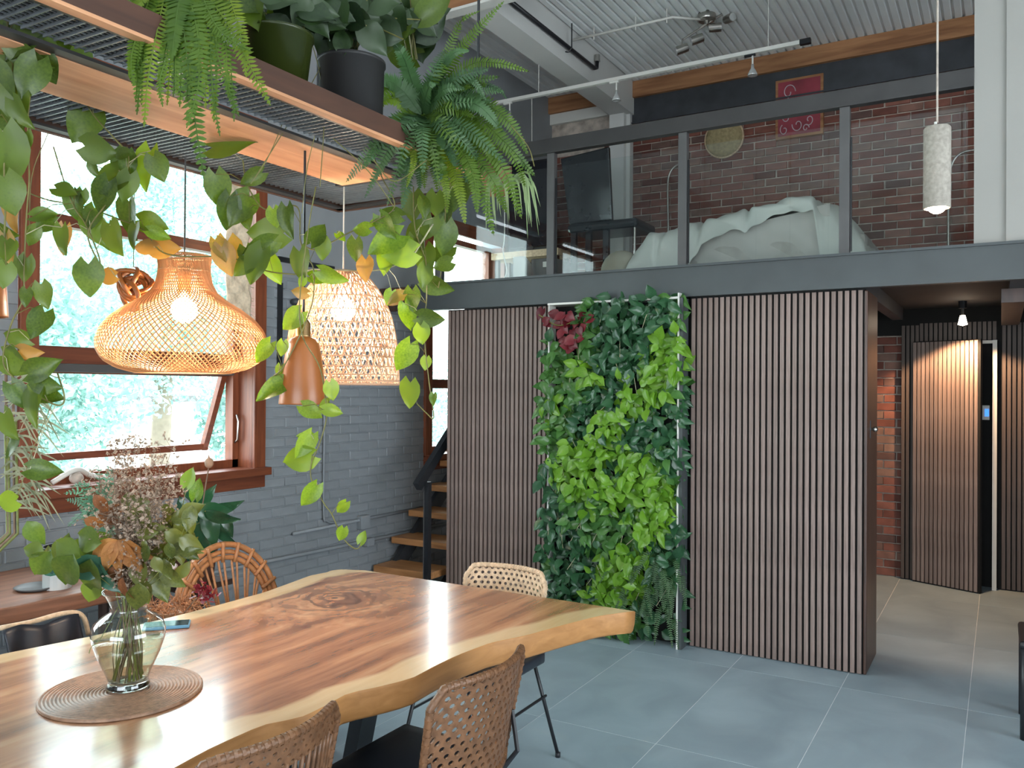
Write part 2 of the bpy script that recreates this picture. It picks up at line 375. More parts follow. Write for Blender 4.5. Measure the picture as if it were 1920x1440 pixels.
part('felt_backing',G().box((-1.68,YP-.004,.004),(-.670,YP-.0005,2.175)),m_blackmat,sp2); slats(sp2,-1.675,-.668,YP-.004,slat)
cl=thing('cupboard_end','dark wood end door of the slatted cupboard with a round knob','cupboard door',(-.66,5.25,0))
# keep the door leaf clear of the cupboard core
g=G().box((-.666,YP-.018,.004),(-.648,5.47,2.17)); part('door_leaf',g,m_clad,cl,bevel=.006)
part('knob',G().ball((-.625,5.18,1.38),.016).tube([(-.648,5.18,1.38),(-.63,5.18,1.38)],.007),m_chrome,cl,smooth=True)
part('lock_plate',G().box((-.648,5.15,1.33),(-.645,5.17,1.43)),m_darksteel,cl)
# ---- corridor end
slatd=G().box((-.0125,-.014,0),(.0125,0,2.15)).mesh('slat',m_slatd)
wc=struct('wall_corridor',G().box((-.735,7.80,0),(-.60,7.84,2.30)).box((-.60,7.80,2.02),(-.02,7.84,2.30)).box((-.02,7.80,0),(4,7.84,2.30)).box((-.60,7.852,0),(-.02,7.856,2.02)).box((-.95,7.80,2.08),(-.735,7.84,2.30)),m_blackmat)  # added black sheet and end strip hide lit mortar, darkening the doorway gap
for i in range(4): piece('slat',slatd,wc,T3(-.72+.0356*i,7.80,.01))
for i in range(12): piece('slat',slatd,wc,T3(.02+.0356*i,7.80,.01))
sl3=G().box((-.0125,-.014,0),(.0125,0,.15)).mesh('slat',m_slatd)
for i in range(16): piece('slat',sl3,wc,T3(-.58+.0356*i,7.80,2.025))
struct('wall_corridor_side',G().box((1.2,YP+.05,0),(1.3,7.8,2.19)),m_clad)
d=sroot('door_1'); d.location=(-.64,7.76,0)
a=np.array([-.64,7.76,0]); b=np.array([-.140,7.545,0]); L=np.linalg.norm(b-a); u=(b-a)/L; nn=np.array([u[1],-u[0],0])
g=G(); g.add([a,b,b-nn*.03,a-nn*.03]+[p_+np.array([0,0,2.02]) for p_ in (a,b,b-nn*.03,a-nn*.03)],[(0,3,2,1),(4,5,6,7),(0,1,5,4),(1,2,6,5),(2,3,7,6),(3,0,4,7)])
part('door_leaf',g,m_blackmat,d)
sl4=G().box((-.0125,-.012,0),(.0125,0,2.0)).mesh('slat',m_slat)
for i in range(15):
    pz=a+u*(.018+i*(L-.03)/14.5); piece('slat',sl4,d,MX(pz+np.array([0,0,.012]),u,-nn,np.array([0,0,1])))
part('door_frame',G().box((-.06,7.74,0),(-.028,7.80,2.02)).box((-.62,7.78,1.995),(-.06,7.80,2.02)),m_white,d)
t=thing('thermostat','small white control box with blue screen beyond the open slatted door','thermostat',(-.10,7.9,1.42))
part('casing',G().box((-.17,7.825,1.37),(-.08,7.85,1.49)),m_white,t,bevel=.004); part('screen',G().box((-.115,7.822,1.40),(-.085,7.826,1.46)),emis('blue_screen',(.05,.2,.9),1.2),t)
m_colw=plain('warm_white_paint',(.30,.29,.27),.7,scale=1.5,var=.03)
struct('wall_upper_right',G().box((-.127,YP-.02,2.375),(.9,YP+.14,ZC)).box((.02,YP-.035,2.375),(.9,YP-.02,3.9)),m_colw)
# ---- ceiling beams and timbers
struct('trim_2',G().box((-3.42,5.0,4.375),(-3.2,YB-.02,ZC+.03)),m_beamwhite)
struct('trim_3',G().box((-3.42,7.70,2.36),(-3.26,YB-.015,4.38)).box((-3.26,7.76,2.36),(-3.22,YB-.015,4.5)),m_beamwhite)
struct('trim_4',G().box((X0,YB-.09,4.53),(-3.42,YB-.012,ZC)).box((-3.2,YB-.09,4.54),(3,YB-.012,ZC)),m_beamwood)
struct('trim_5',G().box((-3.24,YB-.05,4.29),(3,YB-.012,4.54)).box((-3.24,YB-.07,4.28),(3,YB-.012,4.295)),m_darksteel)
struct('trim_6',G().box((X0,4.93,4.35),(4,5.0,ZC)),m_beamwood)
struct('trim_7',G().box((X0,4.92,4.33),(4,5.02,4.35)),m_white)
struct('trim_8',G().box((X0+.0,YB-.05,4.42),(-3.42,YB-.005,4.53)),m_white)
# pipes
t=thing('ceiling_pipe','black pipe running along the white ceiling beam','pipe',(-3.17,5.1,4.58))
part('pipe_run',G().tube([(-3.17,5.1,4.50),(-3.17,6.8,4.50),(-3.17,6.85,4.52),(-3.17,6.86,4.6)],.018,8),m_black,t,smooth=True); part('coupling',G().tube([(-3.17,6.86,4.58),(-3.17,6.86,4.64)],.028,8),m_chrome,t)
part('pipe_bracket',G().tube([(-3.2,6.28,4.47),(-3.17,6.28,4.46),(-3.14,6.28,4.49),(-3.14,6.28,ZC)],.006,5),m_black,t)
t=thing('ceiling_conduit','thin white conduit crossing the corrugated ceiling to the spotlight bar','conduit',(-3.2,6.42,4.6))
part('conduit_run',G().tube([(-3.2,6.42,4.62),(-2.3,6.42,4.62),(-2.12,6.68,4.66)],.011,6),m_white,t,smooth=True)
for x in (-3.0,-2.35,-2.62): part('hanger',G().tube([(x,6.42,4.58),(x,6.42,ZC+.02)],.005,5),m_white,t)
t=thing('wall_pipe','two painted pipes along the grey brick wall beside the stair','pipe',(X0,4.5,.5))
part('pipe_run',G().tube([(X0+.02,4.1,.605),(X0+.02,5.55,.61)],.013,6),m_greybrick,t,smooth=True)
part('pipe_run',G().tube([(X0+.02,3.2,.47),(X0+.02,4.78,.44),(X0+.02,5.9,.43)],.014,6),m_greybrick,t,smooth=True)
part('junction_box',G().box((X0,4.77,.54),(X0+.05,4.87,.64)),m_greybrick,t,bevel=.004); part('junction_box',G().box((X0,4.84,.40),(X0+.05,4.92,.46)),m_greybrick,t,bevel=.004)
t=thing('wall_conduit','thin vertical painted conduit curving at its foot on the grey wall','conduit',(X0,4.4,.7))
part('conduit_run',G().tube(smooth_path([(X0+.015,4.4,1.9),(X0+.015,4.4,1.3),(X0+.015,4.4,.72),(X0+.015,4.43,.65),(X0+.015,4.52,.625),(X0+.015,4.78,.61)],4),.008,6),m_greybrick,t,smooth=True)
t=thing('ceiling_flex','thin pale flex hanging high on the grey wall above the loft','cable',(X0,7.39,4)); 
part('cord_run',G().tube([(X0+.012,7.39,4.6),(X0+.012,7.40,4.0),(X0+.012,7.36,3.3)],.007,5),m_white,t)
t=thing('wall_bracket','black iron bracket arm fixed to the grey wall behind the wooden pendant','bracket',(X0,3.98,2.3))
part('upright',G().box((X0,3.96,1.72),(X0+.012,4.0,2.30)),m_black,t); part('arm',G().box((X0,3.96,2.44),(X0+.012,4.5,2.475)),m_black,t)
g=G()
for k_ in range(5): g.ball((X0+.03,4.12+.05*math.sin(k_*2),2.0+.06*k_),.045,8,5,.6)
part('scrollwork',g,m_darksteel,t,smooth=True)
# ---- railing
t=thing('loft_railing','dark steel and glass balustrade along the loft edge','railing',(-1.9,YP,2.38))
part('top_rail',G().box((-3.75,YP-.03,3.225),(-.127,YP+.03,3.325)),m_rail,t,bevel=.004)
PX=[-3.62,-2.675,-1.735,-.775]
for x in PX:
    part('post',G().box((x-.028,YP-.02,2.38),(x+.028,YP+.03,3.225)),m_post,t,bevel=.003)
    part('glass_channel',G().box((x+.030,YP-.004,2.40),(x+.038,YP+.012,3.05)),m_black,t)
for a_,b_ in zip(PX,PX[1:]+[-.127]): part('glass_panel',G().box((a_+.035,YP+.0,2.385),(b_-.03,YP+.008,3.13 if b_>-.2 else 3.13)),m_railglass,t)
# ---- stair
t=thing('staircase','open stair of thick oak treads climbing beside the grey brick wall','stairs',(-3.85,4.93,0))
for i in range(6):
    y=4.93+.215*i; z=.245+.185*i
    part('tread',G().box((X0+.03,y,z-.05),(-3.60 if y<5.06 else -3.56,y+.28,z)),m_tread,t,bevel=.004)
part('stringer',G().beam((X0+.06,4.95,.0),(X0+.06,6.3,1.15),.04,.12,(0,0,1)).beam((-3.68,5.15,.0),(-3.68,6.3,.98),.04,.10,(0,0,1)),m_darksteel,t)
part('post',G().box((-3.60,4.86,0),(-3.565,4.90,.92)),m_black,t); part('post_slot',G().box((-3.605,4.855,.1),(-3.60,4.875,.85)),m_post,t)
part('handrail',G().beam((-3.62,4.80,.89),(-3.62,5.5,1.52),.045,.07),m_black,t)
struct('baseboard_left',G().box((X0,3.0,0),(X0+.02,4.9,.12)),m_clad)
# ================= OUTSIDE =================
m_ground=plain('outdoor_ground',(.45,.50,.44),.9,scale=.3,var=.3)
struct('ground',G().box((-60,-40,-1.2),(X0-.6,60,-1.1)),m_ground)
m_tree=leafmat('tree_leaf',(.13,.25,.22),(.30,.44,.40),.3,.6,False)
def crown(name,label,c,rad,nl,trunk):
    t=thing(name,label,'tree',(c[0],c[1],-1.1),0,'trees outside the windows')
    part('trunk',G().tube(smooth_path([(c[0],c[1],-1.1),(c[0]+.2,c[1],c[2]*.4),(c[0],c[1]+.2,c[2])],4),[.25-.012*i for i in range(9)],8),plain('bark',(.2,.16,.12),.9),t,smooth=True)
    r=np.random.default_rng(int(abs(c[1]*10))+3)
    d=r.normal(size=(nl,3)); d/=np.linalg.norm(d,axis=1)[:,None]; rr=r.random(nl)**.4
    cl=r.normal(size=(40,3)); cl/=np.linalg.norm(cl,axis=1)[:,None]
    pos=(d*rr[:,None]*.45+cl[r.integers(0,40,nl)]*.75)*np.array(rad)+np.array(c)
    a=r.normal(size=(nl,3)); a/=np.linalg.norm(a,axis=1)[:,None]; b=np.cross(a,r.normal(size=(nl,3))); b/=np.linalg.norm(b,axis=1)[:,None]
    s_=(r.random(nl)*.055+.035)[:,None]
    v=np.stack([pos-a*s_,pos+b*s_*.5,pos+a*s_,pos-b*s_*.5],1).reshape(-1,3)
    me=bpy.data.meshes.new('foliage'); me.from_pydata(v.tolist(),[],np.arange(nl*4).reshape(-1,4).tolist()); me.materials.append(m_tree)
    part('foliage',me,None,t,kind='stuff')
crown('tree','leafy green tree outside the window behind the gourd lamp',(-13,6.5,2.0),(2.3,2.6,1.9),34000,1)
crown('tree','tall leafy tree outside seen between the window rails',(-17,12.5,4.2),(3,3.4,2.6),34000,1)
crown('tree','low leafy tree outside by the open window sash',(-11,10.9,.9),(1.4,1.5,1.5),26000,1)
crown('tree','distant leafy tree outside beyond the stair window',(-16,19.5,.8),(2.6,2.8,2.0),16000,1)
t=thing('garden_house','pale garden building behind the trees outside','building',(-24,9,-1.1)); part('wall',G().box((-27,-2,-1.1),(-24,20,1.1)),m_white,t); part('roof',G().box((-27.5,-2.4,1.1),(-23.6,20.4,1.3)),m_post,t)
# ================= DINING TABLE =================
m_table=None
k=N('live_edge_slab'); k.b.inputs['Roughness'].default_value=.24; k.b.inputs['Coat Weight'].default_value=.5; k.b.inputs['Coat Roughness'].default_value=.13
uv=k.n('UVMap'); sep=k.n('SeparateXYZ'); k.l(uv.outputs[0],sep.inputs[0])
tc=k.n('TexCoord')
# knot distortion
kn=k.n('VectorMath',operation='DISTANCE'); k.l(tc.outputs['Object'],kn.inputs[0]); kn.inputs[1].default_value=(-.36,1.02,.75)
kr=k.n('MapRange'); k.l(kn.outputs['Value'],kr.inputs[0]); kr.inputs[1].default_value=.0; kr.inputs[2].default_value=.42; kr.inputs[3].default_value=1; kr.inputs[4].default_value=0
mp=k.n('Mapping'); mp.inputs['Scale'].default_value=(3.6,.30,1); k.l(tc.outputs['Object'],mp.inputs[0])
n1=k.n('TexNoise'); n1.inputs['Scale'].default_value=4.5; n1.inputs['Detail'].default_value=2; k.l(tc.outputs['Object'],n1.inputs['Vector'])
dm=k.n('Math',operation='MULTIPLY_ADD'); k.l(kr.outputs[0],dm.inputs[0]); dm.inputs[1].default_value=1.1; dm.inputs[2].default_value=.10
vs=k.n('VectorMath',operation='SCALE'); k.l(n1.outputs['Color'],vs.inputs[0]); k.l(dm.outputs[0],vs.inputs['Scale'])
va=k.n('VectorMath',operation='ADD'); k.l(mp.outputs[0],va.inputs[0]); k.l(vs.outputs[0],va.inputs[1])
n2=k.n('TexNoise'); n2.inputs['Scale'].default_value=2.6; n2.inputs['Detail'].default_value=7; n2.inputs['Roughness'].default_value=.62; k.l(va.outputs[0],n2.inputs['Vector'])
heart=k.ramp(n2.outputs['Fac'],[(.30,(.095,.036,.020)),(.43,(.26,.115,.060)),(.55,(.38,.185,.095)),(.70,(.50,.28,.155))])
ph=k.n('Math',operation='MULTIPLY_ADD'); k.l(kn.outputs['Value'],ph.inputs[0]); ph.inputs[1].default_value=85; n4=k.n('TexNoise'); n4.inputs['Scale'].default_value=7; k.l(tc.outputs['Object'],n4.inputs['Vector'])
p2=k.n('Math',operation='MULTIPLY'); k.l(n4.outputs['Fac'],p2.inputs[0]); p2.inputs[1].default_value=26; k.l(p2.outputs[0],ph.inputs[2]); si=k.n('Math',operation='SINE'); k.l(ph.outputs[0],si.inputs[0])
rm_=k.n('MapRange'); k.l(si.outputs[0],rm_.inputs[0]); rm_.inputs[1].default_value=.2; rm_.inputs[2].default_value=1; km=k.n('MapRange'); k.l(kr.outputs[0],km.inputs[0]); km.inputs[1].default_value=.25; km.inputs[2].default_value=.75; km.inputs[4].default_value=.75
kq=k.n('Math',operation='MULTIPLY'); k.l(rm_.outputs[0],kq.inputs[0]); k.l(km.outputs[0],kq.inputs[1]); hm=k.n('MixRGB'); k.l(kq.outputs[0],hm.inputs[0]); k.l(heart,hm.inputs[1]); hm.inputs[2].default_value=(.085,.038,.025,1); heart=hm.outputs[0]
ctr=k.n('Math',operation='SUBTRACT'); k.l(sep.outputs[0],ctr.inputs[0]); ctr.inputs[1].default_value=.5
ab=k.n('Math',operation='ABSOLUTE'); k.l(ctr.outputs[0],ab.inputs[0])
n3=k.n('TexNoise'); n3.inputs['Scale'].default_value=2.2; k.l(tc.outputs['Object'],n3.inputs['Vector'])
ma=k.n('Math',operation='MULTIPLY_ADD'); k.l(n3.outputs['Fac'],ma.inputs[0]); ma.inputs[1].default_value=.09; k.l(ab.outputs[0],ma.inputs[2])
sm=k.n('MapRange'); k.l(ma.outputs[0],sm.inputs[0]); sm.inputs[1].default_value=.455; sm.inputs[2].default_value=.475
sapn=k.ramp(n2.outputs['Fac'],[(.3,(.50,.33,.17)),(.7,(.62,.46,.28))])
mx=k.n('MixRGB'); k.l(sm.outputs[0],mx.inputs[0]); k.l(heart,mx.inputs[1]); k.l(sapn,mx.inputs[2]); k.l(mx.outputs[0],k.b.inputs['Base Color']); k.bump(n2.outputs['Fac'],.05,.002)
m_table=k.m
m_bark=wood('slab_side',(.34,.15,.045),(.46,.22,.075),.5,1,3)
L=[(-2.52,2.985),(-2.64,2.965),(-2.685,2.91),(-2.668,2.86),(-2.69,2.78),(-2.655,2.60),(-2.628,2.45),(-2.626,2.2),(-2.634,2.0),(-2.66,1.706),(-2.723,1.441),(-2.74,1.2),(-2.70,.9),(-2.66,.5),(-2.68,.2),(-2.62,.0)]
Rr=[(-1.205,2.985),(-1.23,2.96),(-1.30,2.85),(-1.36,2.667),(-1.41,2.49),(-1.47,2.36),(-1.49,2.2),(-1.492,2.08),(-1.484,1.95),(-1.52,1.85),(-1.565,1.76),(-1.553,1.66),(-1.55,1.57),(-1.60,1.486),(-1.60,1.317),(-1.57,1.1),(-1.60,.8),(-1.66,.5),(-1.63,.2),(-1.62,0)]
def edge(P,y):
    ys=[p_[1] for p_ in P][::-1]; xs_=[p_[0] for p_ in P][::-1]; return float(np.interp(y,ys,xs_))
t=thing('dining_table','long live-edge slab dining table with glossy brown heartwood','table',(-1.95,1.5,0))
nu,nv=24,70; g=G(); ys=[0+2.985*j/nv for j in range(nv+1)]
sm_=lambda P,y:(edge(P,y-.02)+2*edge(P,y)+edge(P,y+.02))/4
g.add([(sm_(L,y)*(1-i/nu)+sm_(Rr,y)*i/nu,y,.75) for y in ys for i in range(nu+1)],[(j*(nu+1)+i,j*(nu+1)+i+1,(j+1)*(nu+1)+i+1,(j+1)*(nu+1)+i) for j in range(nv) for i in range(nu)])
me=g.mesh('slab_top',m_table); uvl=me.uv_layers.new(name='UVMap')
for lp in me.loops:
    v_=lp.vertex_index; uvl.data[lp.index].uv=((v_%(nu+1))/nu,(v_//(nu+1))/nv)
part('slab_top',me,None,t,smooth=True)
rim=[(sm_(L,y),y) for y in ys]+[(sm_(L,2.985)*(1-i/nu)+sm_(Rr,2.985)*i/nu,2.985) for i in range(1,nu)]+[(sm_(Rr,y),y) for y in ys[::-1]]
def inset(q,d,lvl):
    x,y=q; cx=-1.95; 
    return (x+(cx-x)/abs(cx-x)*d if abs(cx-x)>.3 else x, y-(d if y>2.97 else 0))
lv=[(0,.75),(-.002,.748),(-.003,.744),(-.001,.70),(.004,.674),(.010,.666),(.05,.665)]
g=G(); m_=len(rim)
g.add([(*inset(q,d_,0),z) for d_,z in lv for q in rim],[(a_*m_+i,(a_+1)*m_+i,(a_+1)*m_+i+1,a_*m_+i+1) for a_ in range(len(lv)-1) for i in range(m_-1)]+[tuple((len(lv)-1)*m_+i for i in range(m_))])
part('slab_side',g,m_bark,t,smooth=True)
for y in (.5,2.15):
    g=G().beam((-2.3,y,.66),(-2.15,y,0.0),.05,.08,(0,1,0)).beam((-1.8,y,.66),(-1.95,y,0.0),.05,.08,(0,1,0)).beam((-2.4,y,.655),(-1.75,y,.655),.08,.02)
    part('trestle_leg',g,m_black,t)
# placemat
cm=onz(230,1300,.75); t=thing('placemat','round coiled brown rattan placemat under the glass vase','placemat',(cm[0],cm[1],.75)); 
pr=[(.001,.010)]
for i in range(21):
    r0=.009+.0095*i; pr+=[(r0,.001),(r0+.0025,.0095),(r0+.0065,.0095)]
pr+=[(.2085,.006),(.2085,.001)]
m_mat=plain('coiled_rattan',(.26,.145,.088),.5,scale=60,var=.3)
part('coil',G().lathe(pr,(cm[0],cm[1],.7505),48),m_mat,t,smooth=True)
# vase
vb=onz(240,1288,.762); vx,vy=vb[0],vb[1]
t=thing('vase','clear glass vase half filled with water on the round placemat','vase',(vx,vy,.762))
prof=[(.052,0),(.058,.004),(.056,.012),(.052,.022),(.060,.045),(.082,.095),(.095,.135),(.097,.155),(.090,.180),(.070,.198),(.048,.212),(.046,.222),(.052,.24),(.064,.262),(.069,.268)]
m_glass=N('clear_glass'); m_glass.b.inputs['Transmission Weight'].default_value=1; m_glass.b.inputs['Roughness'].default_value=.0; m_glass.b.inputs['IOR'].default_value=1.45; m_glass=m_glass.m
m_vglass=glassmat('vase_glass',(.93,.97,.95),1.45,2.2)
part('glass_body',G().lathe(prof,(vx,vy,.762),40,cap0=True),m_vglass,t,smooth=True)
part('rim',G().tube([(vx+.069*math.cos(a_),vy+.069*math.sin(a_),1.03) for a_ in np.linspace(0,2*PI,25)[:-1]],.0025,6,closed=True),m_vglass,t,smooth=True)
wp=[(.001,.020),(.050,.022),(.058,.045),(.080,.095),(.092,.132),(.001,.133)]
part('water',G().lathe(wp,(vx,vy,.762),32),glassmat('vase_water',(.90,.88,.78),1.33,1.0),t,smooth=True)
part('base',G().lathe([(.001,.001),(.055,.001),(.057,.010),(.05,.018),(.001,.018)],(vx,vy,.762),24),m_glass,t,smooth=True)
# phone
c0=onz(298,1176,.752); c1=onz(352,1172,.752); t=thing('phone','blue-edged smartphone lying near the table edge behind the vase','phone',(*onz(320,1170,.752)[:2],.751))
u=norm([c1[0]-c0[0],c1[1]-c0[1],0]); v=np.array([-u[1],u[0],0]); o_=onz(355,1177,.752)
def slab(g,o,u,v,a,b,z0,z1): return g.add([o+u*p_+v*q_+np.array([0,0,zz-o[2]]) for zz in (z0,z1) for p_,q_ in ((0,0),(a,0),(a,b),(0,b))],[(3,2,1,0),(4,5,6,7),(0,1,5,4),(1,2,6,5),(2,3,7,6),(3,0,4,7)])
part('case',slab(G(),o_-u*.155,u,v,.155,.076,.751,.762),plain('phone_case_blue',(.10,.25,.38),.3),t,bevel=.003); part('screen',slab(G(),o_-u*.151+v*.004,u,v,.147,.068,.762,.763),plain('phone_screen',(.01,.012,.02),.08),t)
# ================= CHAIRS =================
def cane(parent,fn,nu,nv,mat,th=.005,hole=.30,inside=lambda u,v:True,name='cane_weave'):
    """woven sheet with octagonal eyes; fn(u,v)->point"""
    g=G()
    for j in range(nv):
        for i in range(-1,nu+1):
            off=.5*(j%2); u0=(i+off)/nu; u1=(i+1+off)/nu; v0=j/nv; v1=(j+1)/nv
            u0c,u1c=max(u0,0),min(u1,1)
            if u1c-u0c<1e-4: continue
            full=(u1c-u0c)>.9/nu and inside((u0+u1)/2,(v0+v1)/2)
            P=[(u0c,v0),((u0c+u1c)/2,v0),(u1c,v0),(u1c,(v0+v1)/2),(u1c,v1),((u0c+u1c)/2,v1),(u0c,v1),(u0c,(v0+v1)/2)]
            if not full:
                if inside((u0c+u1c)/2,(v0+v1)/2): g.add([fn(a_,b_) for a_,b_ in P],[tuple(range(8))])
                continue
            cu,cv=(u0+u1)/2,(v0+v1)/2; du,dv=(u1-u0)*hole,(v1-v0)*hole*1.12
            Q=[(cu+du*math.cos(a_),cv+dv*math.sin(a_)) for a_ in [PI*1.25+PI/4*q_ for q_ in range(8)]]
            g.add([fn(a_,b_) for a_,b_ in P+Q],[(q_,(q_+1)%8,8+(q_+1)%8,8+q_) for q_ in range(8)])
    return part(name,g,mat,parent,world=False,solid=th)
def rattan_chair(label,pos,rz,mat,style='eye',arms=False,W=.235,zt=.822):
    """local frame: chair faces -x(local), back at x=0; y across"""
    t=thing('dining_chair',label,'chair',pos,rz,'rattan and metal dining chairs')
    zb=.50
    def fn(u,v):
        yy=(u-.5)*2*W*(.93+.07*v); bow=.07*(1-(2*u-1)**2); rake=.05*(v-.2)
        # rounded upper corners
        e=abs(2*u-1); zt2=zt-.05*max(0,(e-.80)/.2)**2
        return (bow*1.0+rake-.02, yy, zb+(zt2-zb)*v)
    if style=='eye': cane(t,fn,15,14,mat,.006,.29)
    else:
        cane(t,lambda u,v:fn(u,.78+.22*v),16,4,mat,.006,.22)
        for i in range(17):
            if i%1==0:
                p_=[fn((i+.5)/17,q_/6*.8) for q_ in range(7)]
                part('cane_strand',G().tube(p_,.006,5),mat,t,world=False,smooth=True)
    rim_=[fn(0,q_/6) for q_ in range(7)]+[fn(q_/14,1) for q_ in range(1,14)]+[fn(1,1-q_/6) for q_ in range(7)]+[fn(1-q_/14,0) for q_ in range(1,14)]
    part('back_rim',G().tube(rim_,.011,7,closed=True),mat,t,world=False,smooth=True)
    g=G()
    for q_ in range(0,len(rim_)):
        a_=np.array(rim_[q_]); b_=np.array(rim_[(q_+1)%len(rim_)])
        for w_ in (.3,.8):
            c_=a_+(b_-a_)*w_; d_=norm(b_-a_)*.004; g.tube([c_-d_,c_+d_],.0125,7)
    part('rim_binding',g,mat,t,world=False,kind='stuff')
    # world transform of locally built meshes is already local
    g=G().grid(lambda a_,b_:(-.42+.40*a_,(b_-.5)*.46*(1-.12*(2*a_-1)**2*0),.465+.012*math.sin(PI*a_)*math.sin(PI*b_)),8,8)
    part('seat',g,plain('seat_leather',(.014,.018,.026),.4),t,world=False,smooth=True,solid=.045,bevel=.01)
    for sx,sy in ((-.40,-1),(-.40,1),(.0,-1),(.0,1)):
        part('leg',G().tube([(sx*.85-.02,sy*.17,.445),(sx+(.10 if sx>-.1 else -.05),sy*.228,.012)],.008,8).tube([(sx+(.10 if sx>-.1 else -.05),sy*.228,.0),(sx+(.10 if sx>-.1 else -.05),sy*.228,.02)],.012,8),m_black,t,world=False,smooth=True)
    for sy in (-1,1):
        part('side_rod',G().tube([(-.38,sy*.20,.28),(.04,sy*.20,.28)],.006,6),m_black,t,world=False); part('back_rod',G().tube([(-.02,sy*.19,.44),(.02,sy*.215,.50),(-.0,sy*.215,.62)],.008,6),m_black,t,world=False)
    if arms:
        for sy in (-1,1):
            g=G().grid(lambda a_,b_:(-.36+.33*a_,sy*(.25+.02*math.sin(PI*a_))+(b_-.5)*(.055-.02*a_),.632+.0*a_),10,3)
            ar=part('armrest',g,m_lampwood if False else wood('armrest_walnut',(.10,.03,.014),(.2,.07,.03),.4,0),t,world=False,smooth=True,solid=.025,bevel=.004)
            part('arm_support',G().tube([(-.30,sy*.25,.618),(-.32,sy*.22,.46)],.007,6),m_black,t,world=False,smooth=True); part('arm_support',G().tube([(-.04,sy*.25,.628),(.0,sy*.222,.628)],.006,6),m_black,t,world=False)
    return t
m_cA=plain('brown_cane',(.15,.068,.030),.45,scale=45,var=.3,bump=.3)
rattan_chair('brown woven cane chair with octagonal holes, back to the camera',(-1.285,1.975,0),0,m_cA,'eye')
rattan_chair('brown slatted cane chair with a dark walnut armrest at the near table edge',(-1.455,1.35,0),0,m_cA,'slat',arms=True,W=.225)
rattan_chair('pale woven cane chair at the far end of the table',(-1.885,3.12,0),PI/2,m_rattanlight,'eye',W=.205,zt=.802)
# hoop chair across the table
def hoop_chair():
    t=thing('hoop_chair','round-backed orange rattan hoop chair across the table by the grey wall','chair',(-2.97,2.56,0)); mt=plain('orange_rattan',(.36,.15,.055),.45,scale=30,var=.25)
    cy,cz,x=2.56,.585,-2.97
    def hp(a_,r): return (x-.10*math.sin(a_)*0-(.06*math.sin(a_)),cy+r*1.02*math.cos(a_),cz+r*1.1*math.sin(a_))
    for r,tr in ((.275,.014),(.245,.011),(.222,.012)):
        part('hoop',G().tube([hp(a_,r) for a_ in np.linspace(-.35,PI+.35,28)],tr,7),mt,t,smooth=True)
    for a_ in np.linspace(.05,PI-.05,11):
        part('wrapping',G().tube([np.array(hp(a_,q_))+np.array([.014,0,0]) for q_ in (.205,.235,.265,.287)],.009,6),mt,t,smooth=True)
    for i,a_ in enumerate(np.linspace(.18,PI-.18,9)):
        top=np.array(hp(a_,.208)); 
        for s_ in (-1,1):
            base=np.array([x+.03,cy+.10*math.cos(a_)+s_*.006,.47]); off=np.array([0,-math.sin(a_),math.cos(a_)])*s_*.017
            part('spoke',G().tube(smooth_path([base,base*.4+(top+off)*.6,top+off*.9,top+(np.array(hp(a_,.215))-top)],3),.0055,6),mt,t,smooth=True)
    part('seat',G().lathe([(.001,.0),(.25,.0),(.27,.02),(.25,.04),(.001,.05)],(x+.22,cy,.42),24),mt,t,smooth=True)
    for sx,sy in ((0.02,-.2),(0.02,.2),(.42,-.2),(.42,.2)):
        part('leg',G().tube([(x+sx,cy+sy,0),(x+sx*.8+.04,cy+sy*.9,.43)],.014,7),mt,t,smooth=True)
    return t
hoop_chair()
# chair with black jacket at the left
t=thing('metal_chair','pale metal framed chair carrying a black jacket beside the table','chair',(-3.0,1.55,0))
tr=[onx(-20,1232,-2.93),onx(60,1200,-2.93),onx(120,1163,-2.93),onx(140,1150,-2.93),onx(158,1158,-2.93),onx(175,1200,-2.93)]
tr=[onx(0,1178,-2.93),onx(60,1166,-2.93),onx(110,1152,-2.93),onx(143,1149,-2.93),onx(158,1160,-2.93),onx(166,1190,-2.93)]
part('back_frame',G().tube(smooth_path(tr,4),.009,7),m_rattanlight,t,smooth=True)
e0,e1=tr[0],tr[-1]
for yv in (1.35,1.95):
    part('leg',G().tube([(-2.93,yv,.78 if yv<1.6 else .70),(-2.95,yv,0)],.012,7),m_black,t); part('leg',G().tube([(-2.55,yv,.44),(-2.52,yv,0)],.012,7),m_black,t)
part('seat',G().box((-2.93,1.36,.43),(-2.52,1.94,.465)),m_black,t,bevel=.01)
jt=thing('jacket','black jacket slung over the metal chair back beside the table','jacket',(-2.9,1.6,.75))
def jf(a_,b_):
    p_=tr[0]*(1-a_)+tr[3]*a_; return p_+np.array([.015+.10*math.sin(b_*1.4)+.005*math.sin(a_*17+b_*5),.0,-.006-.30*b_+.008*math.sin(a_*9+b_*9)])
part('cloth',G().grid(jf,36,16),plain('black_nylon',(.012,.014,.022),.38),jt,smooth=True,solid=.008)
# near stool leg at the right edge
t=thing('side_stool','black stool standing at the right edge, mostly out of view','stool',(.2,4.6,0))
for x,y in ((.10,4.50),(.44,4.50),(.10,4.85),(.44,4.85)): part('leg',G().tube([(x,y,0),(x,y,.42)],.022,10),m_black,t,smooth=True)
part('seat',G().box((.075,4.47,.42),(.47,4.88,.455)),m_black,t,bevel=.015)
